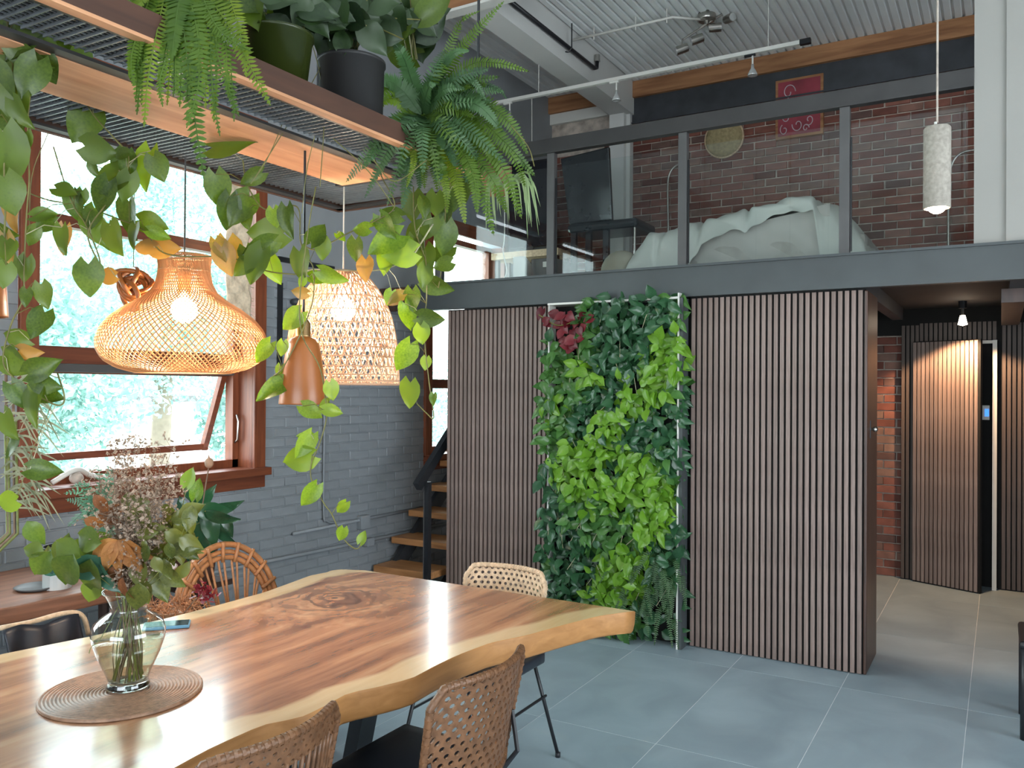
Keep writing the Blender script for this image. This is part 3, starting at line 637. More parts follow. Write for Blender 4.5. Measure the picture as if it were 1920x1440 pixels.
# ================= LAMPS =================
def woven(parent,prof,c,n,turns,r,mat,double=True,name='cane_strand'):
    """two families of helical strands over a lathe profile; one part per family (too fine to pick apart)"""
    P=np.array(prof); s=np.concatenate([[0],np.cumsum(np.hypot(np.diff(P[:,0]),np.diff(P[:,1])))]); s/=s[-1]
    K=34
    for fam in ((1,-1) if double else (1,)):
        g=G()
        for i in range(n):
            pts=[]
            for q_ in range(K+1):
                tt=q_/K; rr=np.interp(tt,s,P[:,0])+ .0012*fam; zz=np.interp(tt,s,P[:,1]); a_=2*PI*i/n+fam*turns*2*PI*tt
                pts.append((c[0]+rr*math.cos(a_),c[1]+rr*math.sin(a_),c[2]+zz))
            g.tube(pts,r,3,cap=False)
        part(name,g,mat,parent,kind='stuff')
def bulb(parent,c,r,mat=m_bulb):
    part('bulb',G().ball(c,r,16,10),mat,parent,smooth=True)
SZ=2.35
# gourd lamp
p0=at(345,600,2.70); lx,ly=p0[0],p0[1]; zz=lambda y:H+(728.5-y)*2.70/F
t=thing('pendant_lamp','gourd-shaped woven cane pendant lamp, glowing, in front of the window','lamp',(lx,ly,zz(700)))
prof=[(r_*2.70/F,zz(y_)) for r_,y_ in [(47,484),(45,500),(45,515),(49,535),(58,552),(78,568),(104,584),(127,602),(143,622),(150,645),(148,662),(137,680),(115,694),(86,702)]]
woven(t,prof,(lx,ly,0),88,.27,.0019,m_lampcane)
for r_,y_ in ((47,484),(86,702),(45,512)): part('rim',G().tube([(lx+r_*2.7/F*math.cos(a_),ly+r_*2.7/F*math.sin(a_),zz(y_)) for a_ in np.linspace(0,2*PI,37)[:-1]],.003,6,closed=True),m_lampcane,t)
bulb(t,(lx,ly,zz(585)),.042); part('socket',G().tube([(lx,ly,zz(560)),(lx,ly,zz(500))],.02,10).tube([(lx-.075,ly,zz(486)),(lx+.075,ly,zz(486))],.003,5),m_brass,t,smooth=True)
part('cord',G().tube([(lx,ly,zz(500)),(lx,ly,SZ)],.003,6),m_post,t)
# basket lamp
p0=at(643,620,3.09); bx,by=p0[0],p0[1]; zb=lambda y:H+(729-y)*3.09/F
t=thing('pendant_lamp','dome-shaped woven basket pendant lamp glowing behind the wooden one','lamp',(bx,by,zb(722)))
prof=[(r_*3.09/F,zb(y_)) for r_,y_ in [(30,512),(46,520),(62,540),(78,565),(90,595),(98,630),(102,665),(104,700),(105,722)]]
woven(t,prof,(bx,by,0),54,.10,.0021,m_lampcane2)
woven(t,[(a_*.985,b_) for a_,b_ in prof],(bx,by,0),40,.20,.0019,m_lampcane2)
for y_ in (512,540,562,588,612,640,655,672,690,705,716,722):
    rr=np.interp(-zb(y_),[-q_[1] for q_ in prof],[q_[0] for q_ in prof])
    part('band',G().tube([(bx+rr*math.cos(a_),by+rr*math.sin(a_),zb(y_)) for a_ in np.linspace(0,2*PI,41)[:-1]],.0024 if y_<716 else .004,5,closed=True),m_lampcane2,t)
bulb(t,(bx,by,zb(583)),.045); part('socket',G().tube([(bx,by,zb(560)),(bx,by,zb(510))],.02,10),m_white,t,smooth=True)
part('cord',G().tube([(bx,by,zb(515)),(bx,by,SZ)],.003,6),m_white,t)
# turned wood lamp
def wood_lamp(px,top,cap0,cap1,bot,rad,dp,ztop,label,anchor):
    p0=at(px,top,dp); X,Y=p0[0],p0[1]; zz=lambda y:H+(728.5-y)*dp/F; q_=dp/F
    t=thing('pendant_lamp',label,'lamp',(X,Y,zz(bot)))
    h=bot-cap1
    pr=[(.30,cap1),(.55,cap1+.04*h),(.66,cap1+.12*h),(.74,cap1+.25*h),(.82,cap1+.45*h),(.92,cap1+.75*h),(1.0,bot-2),(.99,bot),(.90,bot),(.80,cap1+.5*h),(.5,cap1+.2*h),(.05,cap1+.15*h)]
    part('shade',G().lathe([(r_*rad*q_,zz(y_)) for r_,y_ in pr],(X,Y,0),36),m_lampwood,t,smooth=True)
    part('socket_cap',G().lathe([(.001,zz(cap0-1)),(.006,zz(cap0)),(.010,zz(cap0+8)),(.014*1.3,zz(cap0+14)),(.0235,zz(cap0+18)),(.0235,zz(cap1-2)),(.026,zz(cap1)),(.001,zz(cap1+1))],(X,Y,0),20),m_brass,t,smooth=True)
    part('cord',G().tube([(X,Y,zz(cap0)),(X,Y,ztop)],.004,6),m_black,t)
    part('bulb',G().ball((X,Y,zz(bot-14)),.028,12,8),m_bulb_off,t,smooth=True)
wood_lamp(569,632,590,633,760,44.5,2.62,SZ,'turned oak pendant lamp with a brass cap, unlit, beside the basket lamp',0)
t=wood_lamp(-26,440,380,418,600,38,2.2,SZ,'turned oak pendant lamp cut off by the left picture edge',0)
# concrete pendant
p0=at(1757,300,3.42); X,Y=p0[0],p0[1]; zz=lambda y:H+(734-y)*3.42/F; 
t=thing('pendant_lamp','slim pale concrete cylinder pendant lamp glowing at its mouth','lamp',(X,Y,zz(392)))
rr=23.5*3.42/F
part('shade',G().lathe([(.001,zz(238)),(rr*.9,zz(238)),(rr,zz(241)),(rr,zz(390)),(rr*.93,zz(391)),(rr*.93,zz(330)),(.002,zz(325))],(X,Y,0),32),plain('speckled_concrete',(.31,.28,.24),.85,scale=60,var=.2,bump=.2),t,smooth=True)
part('bulb',G().ball((X,Y,zz(386)),.036,14,8,.9),m_spot,t,smooth=True); part('cord_grip',G().tube([(X-.006,Y,zz(240)),(X-.006,Y,zz(228))],.006,8),m_white,t); part('cord',G().tube([(X,Y,zz(230)),(X,Y,ZC+.02)],.0045,6),m_mortar,t)
# track with hanging spots
YT=6.2; zt=ony(1200,140,YT)[2]
t=thing('track_light','long white track rail with clear halogen spots across the loft','track light',(-2.5,YT,zt))
xa=ony(897,204,YT)[0]; xb=ony(1500,77,YT)[0]
part('rail',G().box((xa,YT-.018,zt-.014),(xb,YT+.018,zt+.014)),m_white,t); part('end_feed',G().box((xb,YT-.02,zt-.018),(xb+.075,YT+.02,zt+.018)),m_black,t)
for px in (1010,1440): 
    x=ony(px,150,YT)[0]; part('suspension_rod',G().tube([(x,YT,zt),(x,YT,ZC+.02)],.003,5),m_white,t)
for px,dy in ((956,30),(1156,32),(1411,32)):
    x=ony(px,150,YT)[0]; s_=.0042*1.0
    d_=part('drop_rod',G().tube([(x,YT,zt-.01),(x,YT,zt-.10)],.007,6),m_white,t)
    part('adapter',G().box((x-.06,YT-.01,zt-.028),(x+.02,YT+.01,zt-.014)),m_black if px>1300 else m_white,t)
    part('lamp_head',G().lathe([(.001,0),(.010,0),(.012,-.03),(.022,-.045),(.036,-.075),(.037,-.085),(.03,-.083),(.001,-.07)],(x,YT,zt-.09),16),m_bulb_off,t,smooth=True)
# four spot ceiling bar
p0=onz(1325,35,ZC-.03); t=thing('spotlight_bar','nickel ceiling bar with four cylindrical spotlights','spotlight',(p0[0],p0[1],ZC))
part('canopy',G().lathe([(.001,.0),(.075,.0),(.075,-.05),(.065,-.06),(.001,-.06)],(p0[0],p0[1],ZC+.01),24),m_chrome,t,smooth=True)
dpt=6.83; bar=[at(1283,72,dpt),at(1372,14,dpt)]
mid=(bar[0]+bar[1])/2; bar=[b_+np.array([p0[0],p0[1],ZC-.075])-mid for b_ in bar]
part('bar',G().tube(bar,.009,8),m_chrome,t); part('stem',G().tube([(p0[0],p0[1],ZC-.05),(p0[0],p0[1],ZC-.08)],.02,8),m_chrome,t)
for f_,dx,dy in ((-.02,-.5,18),(.30,0,16),(.68,.1,20),(.98,.3,20)):
    a_=bar[0]+(bar[1]-bar[0])*f_; c_=a_+np.array([0,0,-.075]); ax=norm([.9,-.75,-.2]) if f_>.9 else norm([-.9,-.45,-.35])
    if .5<f_<.9: ax=norm([.9,.3,.0])
    part('spot_arm',G().tube([a_,c_],.006,6),m_chrome,t)
    h_=part('spot_head',G().tube([c_-ax*.05,c_-ax*.02,c_+ax*.05],[.034,.036,.036],16),m_chrome,t,smooth=False); part('lens',G().tube([c_+ax*.049,c_+ax*.052],.030,16),m_bulb_off,h_)
# corridor ceiling lamp
p0=at(1805,600,6.4); X,Y=p0[0],p0[1]
t=thing('ceiling_lamp','small lit ceiling spot in the corridor above the slatted door','lamp',(X,Y,2.18)); zl=p0[2]
part('canopy',G().tube([(X,Y,2.30),(X,Y,zl+.09)],.03,12),m_black,t); part('stem',G().tube([(X,Y,zl+.09),(X,Y,zl+.03)],.012,8),m_chrome,t)
part('bulb',G().lathe([(.001,.035),(.018,.035),(.03,-.02),(.034,-.035),(.001,-.045)],(X,Y,zl),14),emis('corridor_bulb',(1,.82,.62),14),t,smooth=True)
l=bpy.data.lights.new('corridor_spot','SPOT'); l.energy=65; l.color=(1,.62,.34); l.spot_size=2.1; l.spot_blend=.25; l.shadow_soft_size=.03
lo=bpy.data.objects.new('corridor_spot',l); C.objects.link(lo); lo.location=(X,Y+.02,zl-.06); lo.rotation_euler=Vector((.02,.25,-1)).to_track_quat('-Z','Y').to_euler()
# ================= LOFT CONTENT =================
t=thing('bed','low bed under a heaped pale duvet up on the loft','bed',(-1.6,6.7,2.362))
part('base',G().box((-2.55,6.15,2.362),(-.78,7.6,2.50)),m_clad,t); part('mattress',G().box((-2.52,6.15,2.50),(-.80,7.6,2.70)),plain('mattress_fabric',(.40,.37,.34),.8),t,bevel=.04)
part('leg',G().box((-2.5,6.2,2.362),(-2.44,6.26,2.4)),m_clad,t)
m_duvet=plain('pale_duvet',(.56,.56,.52),.85,scale=3,var=.06,bump=.15)
du=thing('duvet','thick rumpled off-white duvet heaped along the bed','bedding',(-1.6,6.4,2.7))
def dv(u,v):
    x=-2.60+1.86*u
    zt=np.interp(x,[-2.60,-2.54,-2.42,-2.2,-1.9,-1.6,-1.35,-1.15,-1.02,-.92,-.82,-.74],[2.42,2.72,2.86,2.90,2.93,2.97,3.01,3.00,2.93,2.84,2.70,2.42])
    zl=np.interp(x,[-2.6,-2.12,-1.95,-1.6,-1.3,-1.14,-1.08,-.7],[2.40,2.42,2.72,2.80,2.88,2.88,2.42,2.40])
    pin=math.exp(-((x+1.98)/.03)**2)+.8*math.exp(-((x+1.62)/.025)**2)+.7*math.exp(-((x+1.12)/.022)**2)+.5*math.exp(-((x+2.3)/.02)**2)
    if v<.62:
        a_=v/.62; z=zl+(zt-zl)*math.sin(a_*PI/2)**.8; y=6.40-.30*math.cos(a_*PI/2)**.9-.05*math.sin(PI*a_)
    else:
        a_=(v-.62)/.38; z=zt-(zt-2.62)*a_**2; y=6.40+.55*a_
    return (x,y+.04*pin*math.sin(PI*min(1,v*1.4))+.012*math.sin(x*23+v*7),max(z-.035*pin+.010*math.sin(x*17+v*11)+.006*math.sin(x*43+v*23),2.40))
part('cover',G().grid(dv,120,34),m_duvet,du,smooth=True)
part('sheet',G().grid(lambda u,v:(-2.2+1.16*u,6.135+.012*math.sin(18*(u*1.16+v*.55))*(.4+u)+.02*v,2.40+.52*v*(.62+.38*u)),70,14),plain('white_sheet',(.46,.43,.40),.85,scale=3),du,smooth=True)
pl_=thing('pillow','pale beige bolster slumped at the foot of the bed','pillow',(-2.68,6.2,2.37))
part('pillow_body',G().ball((-2.66,6.25,2.56),.17,18,10,1.0),plain('beige_linen',(.36,.33,.26),.9,scale=6),pl_,smooth=True)
# wall art
t=thing('picture','red framed picture with white flourishes on the loft brick wall','picture',(-1.59,YB-.03,4.18))
part('frame',G().box((-1.80,YB-.06,3.91),(-1.38,YB-.008,4.455)),m_beamwood,t,bevel=.004); part('print',G().box((-1.775,YB-.064,3.935),(-1.405,YB-.0605,4.43)),plain('crimson_print',(.24,.028,.045),.6,scale=6,var=.3),t)
m_fl=plain('flourish_white',(.45,.38,.40),.6); g=G()
for cx,cz,r_,tt in ((-1.68,4.33,.06,0),(-1.66,4.22,.05,2),(-1.70,4.10,.045,1),(-1.60,4.02,.05,3),(-1.50,4.05,.04,4),(-1.63,4.14,.035,5),(-1.53,3.98,.03,0),(-1.72,3.99,.04,2)):
    pts=[(cx+r_*(1-q_/26)*math.cos(tt+q_*.33),YB-.066,cz+r_*1.3*(1-q_/26)*math.sin(tt+q_*.33)) for q_ in range(20)]
    g.tube(pts,.0045,5)
part('flourish',g,m_fl,t,kind='stuff')
t=thing('wall_basket','round pale straw disc hung on the loft brick wall','wall basket',(-2.21,YB-.02,4.0))
c_=ony(1356,258,YB-.06); part('disc',G().tube([(c_[0],YB-.012,c_[2]),(c_[0],YB-.05,c_[2]),(c_[0],YB-.07,c_[2])],[.185,.175,.12],32),plain('straw',(.32,.25,.13),.8,scale=40,var=.25,bump=.3),t,smooth=True)
part('rim',G().tube([(c_[0]+.182*math.cos(a_),YB-.03,c_[2]+.182*math.sin(a_)) for a_ in np.linspace(0,2*PI,33)[:-1]],.012,6,closed=True),m_rattanlight,t,smooth=True)
# floor lamps with hooked poles
def hook(pts,label,y):
    P=[ony(a_,b_,y) for a_,b_ in pts]; P=[np.array([P[0][0],y,2.40])]+P
    t=thing('floor_lamp',label,'lamp',(P[0][0],y,2.364)); part('pole',G().tube(smooth_path(P,5),.010,7),m_chrome,t,smooth=True); part('base',G().lathe([(.001,0),(.12,0),(.12,.02),(.02,.035),(.001,.035)],(P[0][0],y,2.364),20),m_black,t,smooth=True)
hook([(1253,430),(1252,350),(1256,325),(1266,312),(1282,305)],'hooked silver floor lamp pole left of the bed on the loft',7.7)
hook([(1778,440),(1779,340),(1786,305),(1803,287),(1832,280)],'hooked silver floor lamp pole behind the concrete pendant',7.7)
# black high-backed chair
def black_chair(x,y,label,s_=1):
    t=thing('high_back_chair',label,'chair',(x,y,2.364),0,'chairs on the loft'); mt=plain('black_leatherette',(.010,.014,.017),.22)
    part('backrest',G().add([(x-.21,y-.02,3.05),(x+.20,y-.02,3.05),(x+.20,y-.10,3.66),(x-.26,y-.10,3.62),(x-.21,y+.02,3.05),(x+.20,y+.02,3.05),(x+.20,y-.06,3.66),(x-.26,y-.06,3.62)],[(0,1,2,3),(7,6,5,4),(0,4,5,1),(1,5,6,2),(2,6,7,3),(3,7,4,0)]),mt,t,bevel=.01)
    part('seat',G().box((x-.22,y-.05,2.97),(x+.44,y+.40,3.05)),mt,t,bevel=.03)
    for a_,b_ in ((-.17,.0),(.14,.0),(-.05,.05),(.40,.35)): 
        part('leg',G().box((x+a_-.025,y+b_-.02,2.362),(x+a_+.025,y+b_+.02,2.98)) if a_<.3 else G().tube([(x+.40,y+.0,2.362),(x+.40,y+.0,2.98)],.010,8),mt if a_<.3 else m_chrome,t)
black_chair(-3.07,6.55,'black high-backed chair on the loft in front of the white column')
t=thing('screen_panel','large dark flat screen panel standing on the loft beside the window','screen',(-3.87,6.9,2.36))
part('panel',G().box((-4.10,6.88,2.95),(-3.64,6.93,3.76)),plain('dark_screen',(.012,.012,.018),.2),t,bevel=.01); part('stand',G().box((-3.90,6.88,2.364),(-3.84,6.93,2.96)),m_black,t); part('bezel',G().box((-4.12,6.9,2.93),(-3.62,6.94,3.78)),m_black,t)
t=thing('bench','pale wooden bench top running below the dark screen','bench',(-3.6,6.7,2.364)); part('top',G().box((-4.1,6.55,2.80),(-3.40,6.85,2.86)),m_rattanlight,t); 
for a_,b_ in ((-4.06,6.6),(-3.44,6.6),(-4.06,6.8),(-3.44,6.8)): part('leg',G().box((a_-.02,b_-.02,2.364),(a_+.02,b_+.02,2.80)),m_clad,t)
t=thing('storage_box','grey storage box with a small white label on the loft edge','box',(-3.0,5.55,2.364)); q0=ony(996,486,5.5); q1=ony(1038,516,5.5)
part('box_body',G().box((q0[0],5.5,2.364),(q1[0],5.8,q0[2])),m_post,t,bevel=.006); part('label_plate',G().box((q1[0]-.09,5.495,2.52),(q1[0]-.015,5.4995,2.56)),m_white,t)
t=thing('magazine_file','cream upright box file standing beside the grey storage box','box file',(-3.25,5.6,2.364)); q0=ony(962,482,5.5); q1=ony(984,515,5.5)
part('file_body',G().add([(q0[0],5.5,2.364),(q1[0],5.5,2.364),(q1[0],5.75,2.364),(q0[0],5.75,2.364),(q0[0],5.5,q0[2]),(q1[0],5.5,q0[2]),(q1[0],5.75,2.50),(q0[0],5.75,2.50)],[(3,2,1,0),(4,5,6,7),(0,1,5,4),(1,2,6,5),(2,3,7,6),(3,0,4,7)]),m_white,t)
t=thing('white_cable','white cable dangling down the loft window edge','cable',(-3.6,5.2,2.7)); part('cable_run',G().tube(smooth_path([ony(a_,b_,5.2) for a_,b_ in ((946,330),(946,440),(943,470),(950,505),(945,522),(935,523))],5),.004,5),m_white,t,smooth=True)
# ================= HANGING SHELF =================
t=thing('hanging_shelf','long hanging plant shelf of pine plank and black metal mesh over the table','shelf',(-2.0,1.5,SZ))
y0,y1=.25,2.655; xl,xr=-2.445,-1.585
part('side_board',G().box((xr-.018,y0,SZ+.004),(xr,y1,SZ+.062)),m_shelfside,t); part('side_board',G().box((xl,y0,SZ+.0),(xl+.02,y1,SZ+.085)),m_shelfside,t)
part('end_board',G().box((xl,y1,SZ+.0),(xr,y1+.02,SZ+.085)),m_shelfside,t); part('end_board',G().box((xl,y0-.02,SZ),(xr,y0,SZ+.085)),m_shelfside,t)
part('lip',G().box((xr-.028,y0,SZ-.004),(xr,y1,SZ+.004)),m_shelfwood,t)  # pale strip paints the lit underside of the side board
part('plank',G().box((-2.105,y0,SZ-.001),(-1.855,2.32,SZ+.022)),m_shelfwood,t)
for a_,b_ in (((xl+.02,y0),(xl+.055,y1)),((-1.855,y0),(-1.815,2.34)),((xr-.05,y0),(xr-.028,y1)),((xl+.02,y1-.03),(xr-.03,y1)),((-2.14,2.32),(-1.815,2.345))):
    part('steel_angle',G().box((a_[0],a_[1],SZ+.002),(b_[0],b_[1],SZ+.010)),m_rail,t)
g=G()
for (xa,xb,ya,yb) in ((xl+.05,-2.10,y0,y1-.02),(-1.82,xr-.04,y0,y1-.02),(-2.10,-1.82,2.34,y1-.02)):
    y=ya
    while y<yb: g.beam((xa,y,SZ+.022),(xb,y+.004,SZ+.022),.0035,.008); y+=.024
    x=xa
    while x<xb: g.beam((x,ya,SZ+.026),(x,yb,SZ+.026),.003,.004); x+=.016
part('metal_mesh',g,plain('expanded_metal',(.30,.32,.34),.35,.7,scale=30),t,kind='stuff')
part('dark_sheet',G().box((xl+.03,y0+.1,SZ+.029),(-2.11,2.2,SZ+.0305)).box((-1.81,y0+.1,SZ+.029),(xr-.03,2.5,SZ+.0305)),m_blackmat,t)  # black sheets added above the mesh so its openings look dark
part('bolt',G().tube([at(558,254,2.62),at(558,254,2.60)],.006,8),m_black,t)
for x,y in ((xl+.04,.6),(xr-.04,.6),(xl+.04,2.5),(xr-.04,2.5)): part('hanging_rod',G().tube([(x,y,SZ+.01),(x,y,ZC+.02)],.005,6),m_black,t)
# pots on the shelf
def pot(name,label,x,y,r,h,mat,z=SZ+.031,lip=True,cat='plant pot',taper=.8):
    t=thing(name,label,cat,(x,y,z)); pr=[(.001,0),(r*taper,0),(r,h*.95),(r*1.04,h*.95),(r*1.04,h),(r*.93,h),(r*.9,h*.85),(.001,h*.85)]
    part('pot_body',G().lathe(pr,(x,y,z),40),mat,t,smooth=True); part('soil',G().lathe([(.001,h*.88),(r*.9,h*.86)],(x,y,z),20),m_blackmat,t); return t
m_darkpot=plain('dark_grey_pot',(.016,.015,.015),.6); m_greenglass=plain('olive_glazed_pot',(.025,.034,.006),.25); m_terra=plain('terracotta',(.28,.11,.06),.8)
pot('plant_pot','black plastic pot on the hanging shelf above the drooping fern',-1.70,1.32,.09,.19,m_black)
pot('plant_pot','olive green glazed pot on the hanging shelf',-1.69,1.60,.095,.17,m_greenglass)
pot('plant_pot','dark grey square-shouldered pot on the hanging shelf',-1.69,1.90,.098,.20,m_darkpot,taper=.95)
pot('plant_pot','grey pot nearly hidden in the big fern at the shelf end',-1.68,2.28,.09,.15,m_post)
# ---- leaves
def leafmesh(name,mat,heart=True,wd=.44,fold=.18,curl=.25,ns=6):
    v=[];f=[]
    for i in range(ns+1):
        t_=i/ns; tt=t_
        if heart: w_=wd*(math.sin(PI*min(1,tt**.60))**.85) if 0<tt<1 else (0 if tt>=1 else wd*.38)
        else: w_=wd*math.sin(PI*tt**.8)
        for s_ in (-1,-.55,0,.55,1):
            y=tt-(.24*(abs(s_)**1.2)*(1-tt)**4 if heart else 0)
            v.append((w_*s_,y,fold*abs(w_*s_)-curl*tt*tt*.6+ .04*math.sin(6*tt+s_*2)*abs(s_)))
    for i in range(ns):
        for j in range(4): f.append((i*5+j,i*5+j+1,(i+1)*5+j+1,(i+1)*5+j))
    g=G(); g.add(v,f); return g.mesh(name,mat,True)
m_poth=leafmat('pothos_leaf',(.030,.060,.008),(.085,.13,.018),.38,.38)
m_pothb=leafmat('pothos_leaf_bright',(.07,.14,.012),(.18,.27,.03),.42,.38)
m_pothy=leafmat('pothos_leaf_yellow',(.19,.17,.03),(.30,.17,.05),.35,.4)
m_stem=plain('vine_stem',(.13,.12,.03),.6,scale=30,var=.3); m_stemp=plain('pale_vine_stem',(.34,.32,.20),.6,scale=30,var=.3)
m_dkleaf=leafmat('dark_broad_leaf',(.006,.018,.006),(.022,.045,.012),.1,.45)
LM={'g':[leafmesh('leaf',m_poth,True,w_,f_,c_) for w_,f_,c_ in ((.40,.25,.25),(.46,.1,.1),(.36,.4,.35))],
    'b':[leafmesh('leaf',m_pothb,True,w_,f_,c_) for w_,f_,c_ in ((.40,.25,.25),(.46,.1,.1),(.34,.4,.35))],
    'y':[leafmesh('leaf',m_pothy,True,w_,.3,.3) for w_ in (.36,.42)],
    'd':[leafmesh('leaf',m_dkleaf,False,w_,.2,.4) for w_ in (.28,.33)]}
def place_leaf(parent,x,y,L_,ang,d,kind,name='leaf',tilt=.45,center=True):
    a_=math.radians(ang); u=CX*math.cos(a_)-CU*math.sin(a_)
    u=norm(u+CF*random.uniform(-tilt,tilt)*.8); nrm=norm(-CF+CX*random.uniform(-tilt,tilt)*1.3+CU*random.uniform(-tilt,tilt)*1.1); nrm=norm(nrm-u*(u@nrm)); xx=np.cross(u,nrm)
    s_=L_*d/F*1.12; p_=at(x,y,d)
    if center: p_=p_-u*s_*.5
    o=piece(name,random.choice(LM[kind]),parent,MX(p_,xx,u,nrm,s_)); return p_
def vine(label,stem,d,leaves,mat=None,r=.0022,name='pothos_vine'):
    """stem: picture track at a depth; leaves: x y length angle kind"""
    dd=d if hasattr(d,'__len__') else [d]*len(stem)
    P=smooth_path([at(a_,b_,q_) for (a_,b_),q_ in zip(stem,dd)],5)
    t=thing(name,label,'hanging plant',P[0],0,'pothos vines trailing from the shelf')
    part('stem',G().tube(P,r,5),mat or m_stem,t,smooth=True)
    PA=np.array(P)
    for l_ in leaves:
        x,y,L_,an=l_[:4]; kd=l_[4] if len(l_)>4 else 'g'
        ref=at(x,y,np.mean(dd)); q_=PA[np.argmin(np.linalg.norm(PA-ref,axis=1))]; dl_=(q_-CAM)@CF+random.uniform(-.04,.04)
        b_=place_leaf(t,x,y,L_,an,dl_,kd)
        mid=(b_+q_)/2+np.array([0,0,.015]); part('petiole',G().tube([q_,mid,b_],.0012,4,cap=False),m_stemp if random.random()<.4 else (mat or m_stem),t)
    return t
vine('pothos vine hanging down the left window frame in front of the glass',[(60,150),(52,230),(55,330),(50,400),(45,500),(43,560),(20,610),(6,680),(40,720),(75,745),(110,760),(121,745),(108,700)],[2.1]*13,
 [(117,453,47,95),(47,507,42,100),(83,557,42,80),(70,610,50,110),(27,632,48,190),(13,497,46,90),(30,683,62,30),(82,688,60,-20),(90,722,48,15),(63,763,68,95),(95,742,45,10),(17,800,52,60),(86,882,52,5,'g'),(11,940,42,175,'b'),(48,560,30,100),(60,445,34,120),(58,660,40,10,'y'),(38,745,50,60),(20,842,36,120)])
vine('pothos vine falling from the shelf corner across the upper window',[(110,75),(130,130),(150,170),(175,215),(215,260),(240,290),(235,330),(210,370),(165,435),(188,500)],2.3,
 [(75,83,92,95),(105,25,92,100),(108,167,52,140),(170,192,62,60),(150,117,48,95),(177,77,46,90),(153,236,66,118),(189,282,58,15),(178,320,28,65),(231,318,54,100),(236,353,48,110),(192,372,62,120),(205,345,60,115),(273,318,68,100,'b'),(298,318,44,70),(167,527,56,92),(198,518,36,180,'y'),(225,290,30,170)])
vine('pothos vine with twisting side shoots near the left window post',[(100,275),(120,340),(140,390),(160,420),(185,480),(190,520)],2.35,
 [(124,358,40,15),(142,391,48,80),(153,373,28,100),(84,402,40,-10),(78,424,44,165),(184,436,58,60),(215,450,58,70),(172,410,40,95),(118,452,46,98,'y')])
vine('dense pothos cluster crowding the upper corner above the window',[(10,-20),(15,60),(25,140),(20,220),(8,300),(10,380),(8,450)],1.85,
 [(8,50,110,80),(40,40,90,120),(20,120,80,60),(55,150,70,110),(30,200,72,80),(13,240,62,40),(11,302,98,95),(40,215,55,60),(18,369,64,80),(22,402,64,100,'y'),(9,436,42,20),(13,470,50,90,'y'),(70,10,80,60),(120,60,70,100),(0,170,80,70),(60,110,64,30),(35,85,70,140),(90,130,50,70),(5,345,60,120),(12,470,40,80),(8,520,40,100),(10,100,70,20),(75,60,60,40),(45,270,40,110)])
vine('long woody pothos runner crossing just above the gourd lamp',[(30,352),(90,375),(150,385),(220,410),(270,432),(300,470),(345,481),(430,483),(500,508),(556,515)],2.5,
 [(243,415,66,95),(288,420,50,15),(213,452,56,60),(268,463,42,185,'y'),(312,465,48,5,'y'),(430,483,60,80,'y'),(484,466,56,150),(424,490,50,75,'y'),(477,502,66,120),(513,508,52,65,'b'),(250,445,40,100),(300,440,36,20,'b'),(470,482,40,60),(415,470,42,60,'y'),(455,500,46,140)])
vine('pothos vine climbing beside the black lamp cord to the brass cap',[(455,300),(463,345),(490,388),(520,393),(550,385),(562,400),(563,450),(575,480),(588,505),(587,560),(573,605),(560,635),(530,690),(513,705)],2.56,
 [(435,268,78,-8),(410,360,58,85),(428,402,58,100),(448,395,62,120),(496,437,62,180),(540,418,52,85),(516,410,32,80,'b'),(565,500,52,82),(605,470,36,95),(596,437,42,-60),(626,519,48,25,'b'),(600,522,36,10,'b'),(560,548,27,185,'y'),(566,531,20,120,'b'),(546,602,46,140,'b'),(492,662,44,130,'b'),(529,655,26,100,'b'),(506,732,56,150,'b'),(527,702,28,95,'b'),(470,335,42,150),(463,415,30,80)])
vine('pothos shoots reaching from the shelf end down to the lamp knot',[(690,263),(715,330),(740,388),(690,420),(655,436),(620,455),(590,468),(572,462)],2.75,
 [(676,430,30,180,'b'),(703,418,32,160,'b'),(731,401,38,190),(726,428,46,60,'b'),(666,471,38,95),(719,457,62,150,'b'),(640,445,20,40,'b')])
vine('pale pothos runner arching over the basket lamp',[(575,507),(600,505),(690,508),(735,500),(772,480),(790,455),(812,420)],2.85,
 [(685,507,38,90,'y'),(745,476,56,170,'b'),(723,492,44,100,'b'),(755,455,34,200,'b'),(740,560,30,150,'y'),(730,560,26,110,'b')],m_stemp,.0028)
vine('pothos vine draped down past the dark stair beam and window',[(775,350),(778,425),(790,465),(799,495),(800,560),(795,600),(797,650),(805,720),(813,782),(800,775),(782,757)],2.9,
 [(774,390,48,92),(795,392,34,80),(776,442,42,130),(783,470,46,80),(798,492,54,85),(773,565,38,90,'b'),(766,595,48,75,'b'),(810,598,44,8),(791,629,34,85,'b'),(798,683,22,95,'b'),(757,671,52,115,'b'),(768,742,46,95,'b'),(740,562,30,140,'y'),(812,750,20,95,'b'),(803,430,40,110),(795,520,40,95)])
vine('grey-green backlit pothos vine in front of the loft window',[(845,340),(836,390),(834,440),(830,490),(822,540)],3.0,
 [(817,385,40,90),(834,401,44,80),(834,452,56,95),(827,476,40,140),(829,497,32,160),(824,538,50,20),(852,372,46,95),(868,360,40,80)])
vine('lowest pothos tendril dangling below the turned wood lamp',[(592,350),(578,430),(562,560),(568,632),(600,690),(612,765),(610,795),(598,835),(584,868),(583,895),(592,915),(608,945),(622,964),(638,1000),(655,1022),(672,1028),(680,1005)],2.45,
 [(626,771,34,10,'b'),(586,772,38,30,'b'),(622,735,32,80,'b'),(570,818,26,190,'b'),(569,838,48,120,'b'),(556,862,58,165,'b'),(579,931,46,125,'b'),(640,953,30,130,'b'),(640,1003,26,110,'b'),(680,1006,22,-70,'b'),(606,762,26,150,'b')],m_stem,.002)
